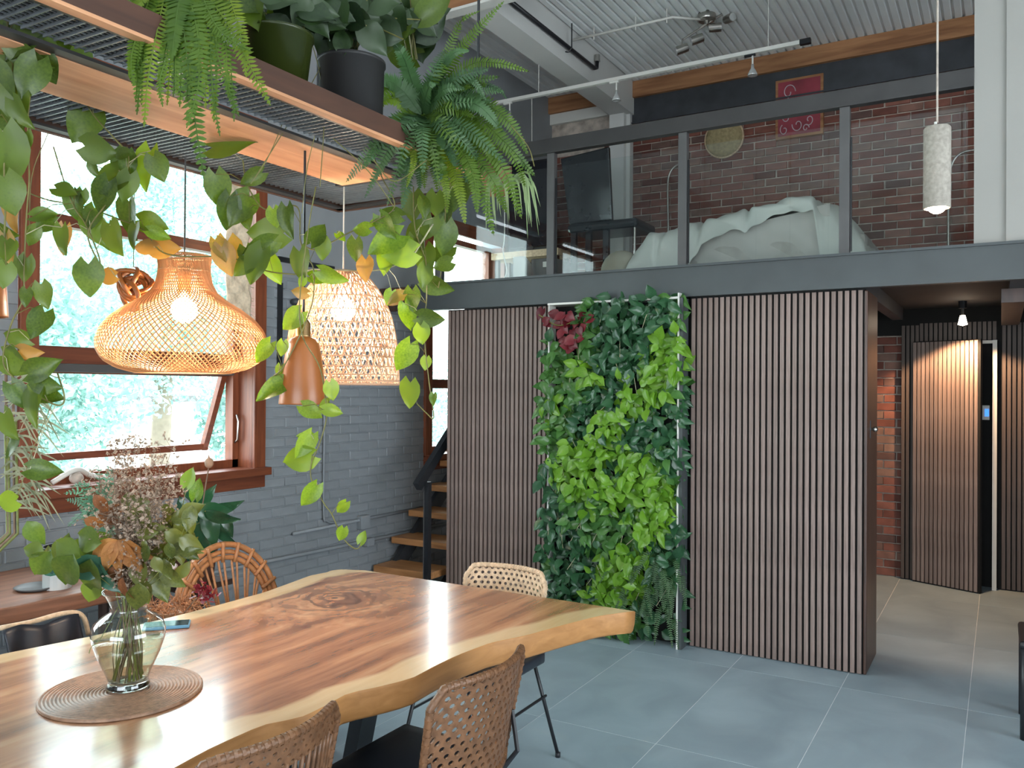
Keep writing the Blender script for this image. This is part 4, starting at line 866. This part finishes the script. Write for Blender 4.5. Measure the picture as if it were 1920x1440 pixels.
# strings and thin stray stalks
# ---- ferns
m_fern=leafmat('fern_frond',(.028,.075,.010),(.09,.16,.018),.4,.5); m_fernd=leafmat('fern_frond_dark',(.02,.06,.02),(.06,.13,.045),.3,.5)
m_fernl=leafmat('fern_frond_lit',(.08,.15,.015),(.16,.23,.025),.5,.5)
def frond(parent,P,wd,mat,n=26,name='frond'):
    n=int(n*1.5)
    P=smooth_path(P,6); A=np.array(P); s=np.concatenate([[0],np.cumsum(np.linalg.norm(np.diff(A,axis=0),axis=1))]); s/=s[-1]
    g=G().tube(P,.0014,3,cap=False); side0=norm(np.cross(A[-1]-A[0],-CF+.01)); 
    for i in range(1,n):
        t_=i/n; p_=np.array([np.interp(t_,s,A[:,q_]) for q_ in range(3)]); q1=np.array([np.interp(min(1,t_+.03),s,A[:,q_]) for q_ in range(3)]); dr=norm(q1-p_)
        sd=norm(np.cross(dr,-CF)); nr=np.cross(sd,dr)
        l_=wd*.5*min(1,t_*7)*(1-t_)**.55*random.uniform(.85,1.1); b_=wd*.034+.0006
        for sg in (-1,1):
            sv=norm(sd*sg+dr*.35+nr*random.uniform(-.25,.1)); a0=p_-dr*b_; a1=p_+dr*b_
            g.add([a0,p_+sv*l_*.6-dr*b_,p_+sv*l_,p_+sv*l_*.6+dr*b_*1.1,a1],[(0,1,2,3,4)])
    return part(name,g,mat,parent)
def pxfrond(parent,pts,d,w_,mat,n=26):
    dd=d if hasattr(d,'__len__') else [d]*len(pts)
    return frond(parent,[at(a_,b_,q_) for (a_,b_),q_ in zip(pts,dd)],w_*np.mean(dd)/F,mat,n)
fa=thing('hanging_fern','yellow-green fern drooping long fronds in front of the pine plank','fern',at(340,-60,1.86))
part('pot',G().lathe([(.001,0),(.075,0),(.09,.13),(.001,.12)],(-1.68,1.02,SZ+.031),24),m_black,fa)
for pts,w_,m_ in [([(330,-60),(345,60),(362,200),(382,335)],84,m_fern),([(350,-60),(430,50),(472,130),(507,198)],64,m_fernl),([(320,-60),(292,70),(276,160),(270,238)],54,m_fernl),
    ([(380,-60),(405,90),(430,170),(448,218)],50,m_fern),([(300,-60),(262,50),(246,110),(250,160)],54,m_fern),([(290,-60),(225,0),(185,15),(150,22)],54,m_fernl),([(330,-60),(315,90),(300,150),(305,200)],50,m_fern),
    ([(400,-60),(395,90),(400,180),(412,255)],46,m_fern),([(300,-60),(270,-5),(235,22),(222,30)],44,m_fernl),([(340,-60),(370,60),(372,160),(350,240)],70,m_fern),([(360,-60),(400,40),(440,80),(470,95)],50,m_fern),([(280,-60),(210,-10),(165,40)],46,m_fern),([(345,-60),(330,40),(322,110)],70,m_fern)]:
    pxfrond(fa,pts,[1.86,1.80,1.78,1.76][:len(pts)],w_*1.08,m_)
for i in range(22):
    x0_=random.uniform(285,420); dx_=random.uniform(-70,60); L_=random.uniform(110,230)
    pxfrond(fa,[(x0_,-60),(x0_+dx_*.4,-20),(x0_+dx_*.9,L_*.45),(x0_+dx_*1.1,L_)],[1.88,1.84,1.80,1.78],random.uniform(44,66),random.choice([m_fern,m_fern,m_fernl]),24)
fb=thing('hanging_fern','large full fern spilling over the far corner of the hanging shelf','fern',(-1.68,2.28,SZ+.1))
B=(790,215)
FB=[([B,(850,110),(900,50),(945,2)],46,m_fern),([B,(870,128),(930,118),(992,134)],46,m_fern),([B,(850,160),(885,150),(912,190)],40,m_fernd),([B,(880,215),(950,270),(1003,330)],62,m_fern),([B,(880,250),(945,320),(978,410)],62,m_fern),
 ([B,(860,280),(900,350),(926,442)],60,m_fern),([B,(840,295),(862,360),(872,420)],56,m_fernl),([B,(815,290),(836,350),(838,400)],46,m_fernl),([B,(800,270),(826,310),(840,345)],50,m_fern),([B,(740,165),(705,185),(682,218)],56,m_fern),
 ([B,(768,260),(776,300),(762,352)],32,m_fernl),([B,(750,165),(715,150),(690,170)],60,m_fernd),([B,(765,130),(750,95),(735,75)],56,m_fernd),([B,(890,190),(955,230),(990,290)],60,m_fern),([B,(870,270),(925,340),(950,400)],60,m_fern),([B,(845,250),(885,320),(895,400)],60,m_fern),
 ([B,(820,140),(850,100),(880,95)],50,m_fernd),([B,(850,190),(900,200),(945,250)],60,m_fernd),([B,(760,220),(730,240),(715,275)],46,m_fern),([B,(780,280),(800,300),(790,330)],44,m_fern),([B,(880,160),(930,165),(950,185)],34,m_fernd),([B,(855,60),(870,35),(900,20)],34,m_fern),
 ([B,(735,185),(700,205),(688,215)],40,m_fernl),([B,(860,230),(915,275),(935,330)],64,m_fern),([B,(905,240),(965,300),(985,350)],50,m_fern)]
for i,(pts,w_,m_) in enumerate(FB): pxfrond(fb,pts,[2.72-.02*(i%4),2.62,2.55,2.52+.03*(i%5)],w_,m_,30)
for i in range(70):
    an=random.uniform(-1.3,2.6); rr=random.uniform(60,185); ex=B[0]+math.cos(an)*rr; ey=B[1]+math.sin(an)*rr*.8+random.uniform(0,50)
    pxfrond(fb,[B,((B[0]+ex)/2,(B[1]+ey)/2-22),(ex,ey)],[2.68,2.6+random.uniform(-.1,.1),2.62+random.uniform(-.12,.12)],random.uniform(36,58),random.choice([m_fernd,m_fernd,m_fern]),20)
# broad dark plants standing in the shelf pots
def broad(label,px,py,d,n,sp,size,name='rubber_plant',kinds='d',cat='potted plant'):
    t=thing(name,label,cat,at(px,py,d))
    for i in range(n):
        a_=random.uniform(-PI,PI); r_=random.random()**.5
        x=px+math.cos(a_)*sp[0]*r_; y=py+math.sin(a_)*sp[1]*r_
        b_=place_leaf(t,x,y,random.uniform(*size),random.uniform(0,360) if i%2 else math.degrees(math.atan2(y-py,x-px)),d+random.uniform(-.12,.12),random.choice(kinds))
        if i%3==0: part('stalk',G().tube([at(px+random.uniform(-10,10),py+sp[1]*1.3,d),(at(px,py,d)+b_)/2,b_],.0022,4),m_stem,t)
    return t
broad('dark glossy broad-leaved plant in the grey shelf pot',660,30,2.5,52,(90,50),(50,85))
broad('leafy dark plant behind the olive green shelf pot',560,12,2.35,34,(80,36),(50,80))
broad('glossy drooping plant beside the timber ceiling beam',775,40,2.7,24,(55,55),(45,75),kinds='dg')
broad('mixed foliage filling the top edge of the shelf above the mesh',460,-12,2.2,16,(80,28),(50,80),kinds='dg')
# trailing stalks
t=thing('trailing_grass','thin green grass stalks hanging from the shelf in front of the plank','grass',at(580,60,2.2))
for pts in ([(545,0),(580,70),(600,140),(608,215),(600,350)],[(557,140),(530,230),(500,300),(470,345)],[(625,260),(690,320),(740,390)],[(620,90),(560,200),(480,330)],[(590,255),(575,320),(566,400)],[(958,235),(990,275),(1002,312)],[(90,250),(60,330),(55,440)],[(700,300),(740,340),(800,300)]):
    part('stalk',G().tube(smooth_path([at(a_,b_,2.45) for a_,b_ in pts],5),.0015,4),m_stem,t)
def blade(g,P,w_):
    P=smooth_path(P,5); m=len(P); vs=[]
    for i,p_ in enumerate(P):
        dr=norm(P[min(i+1,m-1)]-P[max(i-1,0)]); sd=norm(np.cross(dr,-CF)); ww=w_*math.sin(PI*(.12+.86*i/(m-1)))
        vs+=[p_-sd*ww,p_+sd*ww]
    g.add(vs,[(2*i,2*i+1,2*i+3,2*i+2) for i in range(m-1)]); return g
sp=thing('spider_plant','small spider plant with thin arching pale blades at the shelf corner','hanging plant',at(945,370,2.7))
m_spider=leafmat('spider_blade',(.12,.20,.07),(.28,.36,.18),.3)
part('pot',G().lathe([(.001,0),(.035,0),(.045,.07),(.001,.06)],at(930,365,2.72),20),m_terra,sp)
for i in range(34):
    a_=random.uniform(-.6,PI+.2); L_=random.uniform(30,75); bx_,by_=945,352
    ex=bx_+math.cos(a_)*L_*.8+14; ey=by_-math.sin(a_)*L_*.3+random.uniform(30,95)
    part('blade',blade(G(),[at(bx_,by_,2.68),at((bx_+ex)/2+math.cos(a_)*14,min(by_,ey)-random.uniform(5,28),2.66),at(ex,ey,2.64)],.0035),m_spider,sp)
# ================= LIVING WALL =================
lw=thing('living_wall','tall living wall of mixed green foliage in a slim metal frame','plant wall',(-2.17,4.95,0))
part('frame_side',G().box((-1.722,4.925,.0),(-1.712,YP-.02,2.2)),m_white,lw); part('frame_side',G().box((-2.635,4.94,.0),(-2.625,YP-.02,2.17)),m_white,lw); part('frame_top',G().box((-2.635,4.93,2.165),(-1.712,YP+.03,2.178)),m_white,lw)
part('frame_flank',G().box((-1.711,4.93,0),(-1.690,YP-.018,2.17)),m_steel,lw); part('planting_felt',G().box((-2.62,5.05,.0),(-1.725,5.098,2.16)),m_blackmat,lw)
m_lwd=leafmat('wall_leaf_dark',(.012,.05,.022),(.035,.11,.045),.2,.28,True); m_lwg=leafmat('wall_leaf_green',(.03,.10,.025),(.08,.20,.045),.3,.3,True); m_lwl=leafmat('wall_leaf_lime',(.08,.20,.015),(.18,.36,.035),.35,.3,True)
mats=[m_lwd,m_lwg,m_lwl]
lwm=[[leafmesh('leaf',m_,False,w_,.3,c_,4) for w_,c_ in ((.30,.5),(.26,.9),(.34,.3))] for m_ in mats]
from mathutils import noise
items=[]
for i in range(2900):
    x=random.uniform(-2.66,-1.70); z=random.uniform(.04,2.2)
    if z<.42 and x>-1.95 and random.random()<.7: continue
    if z>1.93 and x<-2.40: continue
    nv_=noise.noise(Vector((x*2.6,z*1.7,3.1)))+.25*noise.noise(Vector((x*9,z*7,1)))
    patch=sum(math.exp(-(((x-a_)/c_)**2+((z-b_)/e_)**2)) for a_,b_,c_,e_ in ((-1.98,1.62,.22,.16),(-2.15,1.38,.20,.20),(-2.50,1.05,.16,.12),(-2.2,.35,.32,.16),(-1.83,.95,.12,.18),(-1.82,1.9,.14,.14),(-2.35,1.2,.12,.12),(-1.86,.70,.10,.12),(-2.1,.95,.10,.10),(-2.3,1.7,.10,.10),(-2.0,1.15,.12,.10),(-2.05,.5,.14,.1)))
    k_=2 if patch+nv_*.9+random.uniform(-.18,.18)>.66 else (1 if nv_+random.uniform(-.2,.2)>.02 else 0)
    y=5.03-random.random()*.14-(.03 if k_==2 else 0)
    out=norm([random.uniform(-.5,.5),-1,random.uniform(-.2,.5)])
    dr=norm([random.gauss(0,1),-abs(random.gauss(.3,.5)),random.gauss(-.5,.8)]); nr=norm(out-dr*(out@dr)); xx=np.cross(dr,nr)
    items.append((random.uniform(.066,.115)*(1 if k_ else .95),(x,y,z),xx,dr,nr,k_))
items.sort(key=lambda q_:-(q_[0]-q_[1][1]*.15))
fars=[G(),G(),G()]
fm=[leafmat('wall_leaf_dark_mass',(.012,.05,.022),(.035,.11,.045),.2,.28,False),leafmat('wall_leaf_green_mass',(.03,.10,.025),(.08,.20,.045),.3,.3,False),leafmat('wall_leaf_lime_mass',(.08,.20,.015),(.18,.36,.035),.35,.3,False)]
for i,(s_,p_,xx,dr,nr,k_) in enumerate(items):
    M_=MX(np.array(p_),xx,dr,nr,s_); me=lwm[k_][i%3]
    if i<300: piece('leaf',me,lw,M_)
    else: fars[k_].add([M_@v.co for v in me.vertices],[tuple(q_.vertices) for q_ in me.polygons])
for k_ in range(3): part('foliage',fars[k_].mesh('foliage',fm[k_],True),None,lw,kind='stuff')
for i in range(40):
    x=random.uniform(-2.6,-1.75); z=random.uniform(.3,2.1); y=4.93
    part('stem',G().tube(smooth_path([(x,5.0,z),(x+random.uniform(-.05,.05),4.93,z+.04),(x+random.uniform(-.08,.08),4.90,z-random.uniform(.02,.12))],4),.0022,4),m_stemp,lw)
rf=thing('boston_fern','dark fern growing from the foot of the living wall','fern',(-1.85,4.95,0))
for i in range(30):
    x=random.uniform(-2.0,-1.72); z=random.uniform(.12,.55); dx=random.uniform(-.22,.14); 
    frond(rf,[(x,5.0,z),(x+dx*.5,4.90,z+.05),(x+dx,4.84,z-.13 if z>.2 else .03)],.07,m_fernd,18)
pr_=thing('red_plant','crimson leafed trailing plant at the top corner of the living wall','plant',(-2.6,4.95,2.1))
m_red=leafmat('crimson_leaf',(.07,.004,.009),(.17,.014,.022),.25,.4); rm=[leafmesh('leaf',m_red,True,w_,.2,.3,5) for w_ in (.5,.45)]
RL=[(1012,590),(1025,600),(1040,612),(1055,600),(1070,595),(1085,600),(1095,612),(1060,620),(1075,625),(1048,630),(1065,640),(1082,640),(1070,655),(1055,648),(1088,625),(1045,595),(1092,590),(1078,608),(1035,588),(1062,607),(1050,640),(1076,648),(1100,600),(1030,610)]
for i,(x,y) in enumerate(RL):
    p_=ony(x,y,4.84+.05*random.random()); dr=norm([random.gauss(0,.6),-.3,random.gauss(-.5,.5)]); out=norm([random.uniform(-.3,.3),-1,random.uniform(-.1,.4)]); nr=norm(out-dr*(out@dr))
    piece('leaf',rm[i%2],pr_,MX(p_-dr*.04,np.cross(dr,nr),dr,nr,random.uniform(.055,.08)))
part('stem',G().tube(smooth_path([(-2.6,5.02,2.12),ony(1075,600,4.9),ony(1045,610,4.88),ony(1010,590,4.85)],5),.004,5),m_stem,pr_)
# ================= BOUQUET =================
bq=thing('flower_bouquet','dried bouquet of beige sprays, green leaves and a withered orange lily in the glass vase','bouquet',(vx,vy,.80))
m_dry=plain('dried_stem',(.16,.105,.07),.8,scale=40,var=.3); m_bloom=leafmat('dried_blossom',(.22,.155,.11),(.42,.33,.26),.3,.8,False); m_grnstem=plain('green_stem',(.13,.15,.035),.5,scale=30,var=.3)
m_sprig=leafmat('sprig_leaf',(.03,.055,.012),(.13,.145,.032),.3,.3); m_lily=leafmat('withered_lily',(.28,.10,.02),(.48,.23,.08),.4,.6); m_drleaf=leafmat('dry_leaf',(.12,.04,.015),(.26,.10,.035),.3,.6)
LM['s']=[leafmesh('leaf',m_sprig,False,w_,.25,c_) for w_,c_ in ((.30,.3),(.24,.5),(.34,.2))]; LM['o']=[leafmesh('dry_leaf',m_drleaf,False,.26,.5,.6)]; LM['t']=[leafmesh('leaf',leafmat('teal_leaf',(.02,.06,.05),(.05,.13,.09),.25,.25),False,.3,.3,.4)]
LM['u']=[leafmesh('leaf',leafmat('soft_green_leaf',(.055,.10,.018),(.11,.16,.03),.38,.4),False,w_,.25,c_) for w_,c_ in ((.36,.6),(.30,.8))]
neck=np.array([vx,vy,1.0]); dV=2.33
def stemto(px,py,d,r,mat,sx=0):
    tip=at(px,py,d); a_=random.uniform(0,2*PI); b_=np.array([vx+.035*math.cos(a_),vy+.035*math.sin(a_),.785]); n_=neck+np.array([random.uniform(-.03,.03),random.uniform(-.03,.03),0])
    P=smooth_path([b_,(b_+n_)/2+np.array([random.uniform(-.02,.02),random.uniform(-.02,.02),0]),n_,(n_+tip)/2+np.array([random.uniform(-.02,.02),random.uniform(-.02,.02),.01]),tip],5)
    part('stem',G().tube(P,[r*(1.3-.9*i/len(P)) for i in range(len(P))],5),mat,bq,smooth=True); return P
gb=G(); gt=G()
def blossom(p_,s_):
    for q_ in range(2):
        a_=rng.normal(size=3); a_/=np.linalg.norm(a_); b_=np.cross(a_,rng.normal(size=3)); b_/=np.linalg.norm(b_)
        gb.add([p_-a_*s_,p_+b_*s_*.6,p_+a_*s_,p_-b_*s_*.6],[(0,1,2,3)])
tips=[(212,880),(235,850),(262,835),(250,870),(285,855),(300,880),(322,842),(310,905),(180,905),(200,930),(225,905),(268,905),(290,930),(325,930),(245,935),(215,955),(275,960),(255,822),(232,835),(185,950),(310,950),(240,980),(265,990),(295,985),(332,895),(210,850)]
for i,(x,y) in enumerate(tips):
    d_=dV+random.uniform(-.12,.14); P=stemto(x,y,d_,.0013,m_dry)
    for j in range(len(P)-9,len(P)):
        for q_ in range(5):
            e_=P[j]+rng.normal(size=3)*np.array([.026,.026,.016])*(1.0 if j<len(P)-1 else .7)+np.array([0,0,.012]); gt.tube([P[j],e_],.0005,3,cap=False); blossom(e_,random.uniform(.005,.0085)); 
            for r_ in range(2): f_=e_+rng.normal(size=3)*.009; gt.tube([e_,f_],.0004,3,cap=False); blossom(f_,random.uniform(.003,.0055))
part('blossom',gb,m_bloom,bq,kind='stuff'); part('twig',gt,m_dry,bq,kind='stuff')
for (x,y,n_) in ((345,1005,9),(300,1010,8),(330,1050,8),(270,965,7),(365,1000,6),(290,1060,7),(255,1030,5),(352,975,5)):
    P=stemto(x,y,dV+random.uniform(-.08,.05),.0016,m_grnstem)
    for q_ in range(n_):
        lx_=x+random.uniform(-38,22); ly_=y+random.uniform(-25,38); place_leaf(bq,lx_,ly_,random.uniform(30,52),random.choice([random.uniform(-60,60),random.uniform(20,120)]),dV+random.uniform(-.1,.06),'s')
for (x,y,L_,an,kd) in ((160,1010,62,190,'u'),(122,1030,60,205,'u'),(190,1020,70,20,'u'),(100,1045,78,150,'u'),(120,1075,80,120,'u'),(150,1040,70,140,'u'),(75,1060,60,125,'u'),(165,1090,80,100,'u'),(160,1065,75,160,'t'),(195,1085,70,50,'t'),(185,1060,60,10,'t'),(170,1110,50,110,'u'),(65,1000,48,60,'u'),(60,1030,40,190,'u'),
    (265,955,48,-80,'s'),(300,1100,60,60,'s'),(322,1085,52,40,'s'),(270,1110,50,80,'s'),(258,1120,56,100,'s'),(215,1090,60,95,'o'),(235,1110,50,80,'o'),(190,945,40,60,'o'),(205,970,46,30,'o'),(215,955,40,150,'o'),(180,980,40,20,'o'),(245,1085,50,60,'o')):
    place_leaf(bq,x,y,L_,an,dV-.06+random.uniform(-.06,.06),kd,name='leaf')
for (x,y) in ((150,1040),(110,1020),(205,1000),(165,1075)): stemto(x,y,dV-.04,.0018,m_grnstem)
P=stemto(222,1012,dV-.08,.002,m_grnstem); lm=leafmesh('petal',m_lily,False,.24,.5,1.1)
for an,L_ in ((150,62),(120,66),(95,62),(60,70),(35,64),(75,50)):
    u_=CX*math.cos(math.radians(an))-CU*math.sin(math.radians(an)); u_=norm(u_-CF*.25); nr=norm(-CF-u_*((-CF)@u_)); piece('petal',lm,bq,MX(P[-1],np.cross(u_,nr),u_,nr,L_*dV/F))
for i in range(10): 
    a_=random.uniform(0,2*PI); part('cut_stem',G().tube([(vx+.04*math.cos(a_),vy+.04*math.sin(a_),.79),(vx+.02*math.cos(a_+2.6),vy+.02*math.sin(a_+2.6),1.02)],.0028,6),m_grnstem,bq,smooth=True)
part('bud',G().tube(smooth_path([neck+np.array([-.03,0,0]),at(188,1198,dV-.1),at(172,1212,dV-.12),at(167,1225,dV-.12)],4),.0012,4),m_grnstem,bq)
# ================= PLANTS BY THE WINDOW =================
zt_=.745
bn=thing('plant_bench','thick live-edge wooden bench holding plants under the window','bench',(-3.7,2.0,0))
def bo(i):
    a_=2*PI*i/28; c_,s_=math.cos(a_),math.sin(a_); return (-3.62+.34*abs(c_)**.6*(1 if c_>0 else -1)*(1+.05*math.sin(3*a_)),2.05+.62*abs(s_)**.6*(1 if s_>0 else -1))
g=G(); vs=[(*bo(i),z) for z in (zt_-.07,zt_) for i in range(28)]; g.add(vs,[tuple(range(27,-1,-1)),tuple(range(28,56))]+[(i,(i+1)%28,28+(i+1)%28,28+i) for i in range(28)])
part('bench_top',g,wood('bench_elm',(.13,.05,.025),(.26,.11,.06),.5,1,3),bn,bevel=.008)
for x,y in ((-3.8,1.6),(-3.4,1.6),(-3.8,2.5),(-3.4,2.5)): part('leg',G().tube([(x,y,0),(x,y,zt_-.07)],.025,8),m_clad,bn)
def onbench(px,py,z=zt_): return onz(px,py,z)
c_=onbench(107,1102); t=thing('tin_planter','pale galvanised tin pot standing on the plant bench','plant pot',c_)
part('pot_body',G().lathe([(.001,0),(.055,0),(.055,.11),(.052,.11),(.05,.10),(.001,.10)],c_,24),plain('galvanised_tin',(.42,.43,.42),.5,.3),t,smooth=False)
for i in range(12): place_leaf(t,107+random.uniform(-28,28),1045+random.uniform(-25,22),random.uniform(26,44),random.uniform(0,360),3.4+random.uniform(-.06,.06),random.choice('st'))
c_=onbench(68,1104); t=thing('saucer','small grey plate lying on the plant bench beside the tin pot','plate',c_); part('dish',G().lathe([(.001,.001),(.07,.001),(.085,.012),(.08,.014),(.066,.006),(.001,.006)],c_,24),m_post,t,smooth=True)
def potted(name,label,x,y,z,r,h,mat):
    t=thing(name,label,'potted plant',(x,y,z)); pr=[(.001,0),(r*.78,0),(r,h),(r*.9,h),(r*.88,h*.9),(.001,h*.9)]
    part('pot',G().lathe(pr,(x,y,z),26),mat,t); return t
b_=at(362,1085,3.55); t=potted('peace_lily','dark glossy peace lily in a brown pot behind the hoop chair',-3.60,2.86,.60,.13,.19,plain('brown_pot',(.09,.035,.022),.4))
part('stand',G().box((-3.74,2.72,.0),(-3.46,3.0,.03)).box((-3.64,2.82,.03),(-3.56,2.90,.58)).box((-3.74,2.72,.57),(-3.46,3.0,.599)),m_clad,t)
LM['p']=[leafmesh('leaf',leafmat('lily_leaf',(.010,.035,.016),(.022,.07,.032),.2,.18),False,w_,.25,.8) for w_ in (.24,.28)]
lp=at(365,1030,3.9)
for (x,y,L_,an) in ((400,960,70,10),(415,975,70,35),(395,985,80,70),(375,1000,80,90),(355,965,60,-60),(380,940,60,-30),(420,955,60,-5),(345,990,60,150),(365,1010,70,110),(410,1000,66,60),(340,950,50,-120),(355,920,46,-90),(385,1020,66,80),(350,1030,60,120),(425,985,50,50)):
    q_=place_leaf(t,x,y,L_*.85,an,3.85+random.uniform(-.15,.1),'p')
    part('leaf_stalk',G().tube([(-3.60,2.86,.76),(np.array([-3.6,2.86,.80])+q_)/2+np.array([0,0,.04]),q_],.0025,4),m_grnstem,t)
for (x,y,sx,sy) in ((355,893,340,960),(370,915,348,960)):
    q_=place_leaf(t,x,y,34,-80,3.8,'b'); part('leaf_stalk',G().tube([q_,at(sx,sy,3.8),(-3.6,2.86,.76)],.0025,4),m_grnstem,t)
t=thing('poppy_pod','dried round seed pod on a tall stalk beside the peace lily','dried flower',at(380,940,3.75))
part('pod',G().ball(at(392,868,3.75),.020,12,8,1.2).tube([at(392,860,3.75),at(391,852,3.75)],[.006,.001],6),plain('seed_pod',(.28,.17,.11),.7),t,smooth=True); part('stalk',G().tube([at(392,872,3.75),at(384,920,3.75),at(374,985,3.78),(-3.60,2.86,.77)],.003,5),m_dry,t)
# asparagus-like fern bush
t=potted('feathery_fern','feathery blue-green fern in a pot on the plant bench',-3.66,2.22,zt_,.10,.13,m_darkpot)
m_feath=leafmat('feathery_leaf',(.05,.13,.07),(.13,.26,.17),.35,.5)
for i in range(26):
    ex=random.uniform(118,225); ey=random.uniform(872,1005)
    pxfrond(t,[(188,1050),((188+ex)/2+5,min(ey,940)+random.uniform(0,40)),(ex,ey)],[3.55,3.5,3.45+random.uniform(-.15,.15)],random.uniform(34,56),m_feath,16)
# bamboo-like grass at the left edge
t=potted('tall_grass','tall dry bamboo-like grass at the left edge by the window',-3.72,1.20,.0,.14,.32,m_darkpot)
m_grass=leafmat('dry_blade',(.12,.13,.07),(.28,.28,.18),.4,.6)
for i in range(7):
    x=random.uniform(-6,40); part('cane',G().tube([(-3.72+random.uniform(-.06,.06),1.20+random.uniform(-.06,.06),.3),at(x+4,1000,3.35),at(x,random.uniform(640,800),3.3)],.006,6),m_grnstem if i%2 else m_dry,t,smooth=True)
for i in range(70):
    x0_=random.uniform(0,45); y0_=random.uniform(700,960); a_=random.uniform(-.9,.9); L_=random.uniform(50,100)
    part('blade',blade(G(),[at(x0_,y0_,3.3),at(x0_+L_*.5*math.cos(a_),y0_-abs(L_*.3*math.sin(a_))+2,3.28),at(x0_+L_*math.cos(a_),y0_+random.uniform(0,60),3.25)],.0045),m_grass,t)
# sill ornament
c_=onx(150,866,X0+.0); t=thing('sill_ornament','pale knotted cloth and stone left on the window sill','ornament',(X0-.03,c_[1],1.08))
part('stone',G().ball((X0-.03,c_[1],1.115),.035,12,8,.9),m_mortar,t,smooth=True); part('cloth',G().tube(smooth_path([(X0-.05,c_[1]-.12,1.10),(X0-.03,c_[1],1.16),(X0-.06,c_[1]+.1,1.12),(X0-.02,c_[1]+.22,1.10)],6),.014,8),m_white,t,smooth=True)
# coir basket and dried red flowers beside the hoop chair
c_=at(325,1140,3.32); t=thing('coir_basket','shaggy orange coir-lined basket between the vase and the hoop chair','basket',(c_[0],c_[1],c_[2]-.14))
m_coir=plain('coir_fibre',(.34,.15,.07),.95,scale=30,var=.3); part('basket_body',G().lathe([(.001,-.14),(.08,-.14),(.10,.0),(.09,.0),(.001,-.02)],c_,20),m_rattan,t)
g=G()
for i in range(420):
    a_=random.uniform(0,2*PI); r_=random.uniform(.05,.105); p_=c_+np.array([r_*math.cos(a_),r_*math.sin(a_),random.uniform(-.01,.025)]); e_=p_+rng.normal(size=3)*.022+np.array([0,0,-.008]); g.tube([p_,(p_+e_)/2+rng.normal(size=3)*.008,e_],.0016,3,cap=False)
part('coir_liner',g,m_coir,t,kind='stuff')
part('basket_stand',G().tube([(c_[0],c_[1],0),(c_[0],c_[1],c_[2]-.14)],.02,8),m_clad,t)
g=G()
for i in range(60):
    p_=at(385+random.gauss(0,10),1112+random.gauss(0,10),3.12); a_=rng.normal(size=3)*.008; b_=rng.normal(size=3)*.006; g.add([p_-a_,p_+b_,p_+a_,p_-b_],[(0,1,2,3)])
t2=thing('dried_red_flowers','tiny dried red and cream flowers poking out in front of the hoop chair','dried flower',at(372,1130,3.15)); part('petals',g,m_red,t2,kind='stuff'); part('stalk',G().tube([at(345,1150,3.2),at(365,1125,3.15),at(385,1112,3.12)],.002,4),m_dry,t2)
# macrame by the window
t=thing('macrame','beige knotted textile with frayed edge hanging beside the window casing','wall hanging',onx(447,345,X0+.06))
def mf(u,v):
    return np.array([X0+.06+.012*math.sin(v*40)*math.sin(u*9), onx(424,480,X0+.06)[1]+(.17+.02*v)*u+.01*math.sin(v*9), 2.86-.86*v])
part('weave',G().grid(mf,14,50),plain('jute_weave',(.62,.50,.36),.95,scale=60,var=.15,bump=.2),t,smooth=True,solid=.006)
g=G()
for i in range(60):
    v_=random.uniform(.3,1); p_=mf(1,v_); g.tube([p_,p_+np.array([.005,random.uniform(.01,.04),random.uniform(-.03,.01)])],.001,3,cap=False)
part('fringe',g,m_stemp,t,kind='stuff'); part('dowel',G().tube([mf(-.1,0),mf(1.1,0)],.008,6),m_tread,t); part('hook',G().tube([mf(.5,0),mf(.5,0)+np.array([-.06,0,.03])],.004,5),m_black,t)
# curled seed pods hanging behind the gourd lamp
t=thing('wooden_knot','curled brown wooden knot hanging behind the gourd lamp','ornament',at(248,535,2.68)); kp=at(250,537,2.68)
for i in range(8):
    a_=norm(rng.normal(size=3)); b_=norm(np.cross(a_,rng.normal(size=3))); rr=random.uniform(.03,.05); cc=kp+rng.normal(size=3)*.016
    part('loop',G().tube([cc+(a_*math.cos(q_)+b_*math.sin(q_))*rr for q_ in np.linspace(0,2*PI,19)[:-1]],.008,6,closed=True),m_lampwood,t,smooth=True)
part('string',G().tube([kp,[kp[0],kp[1],SZ+.02]],.0015,4),m_stem,t)
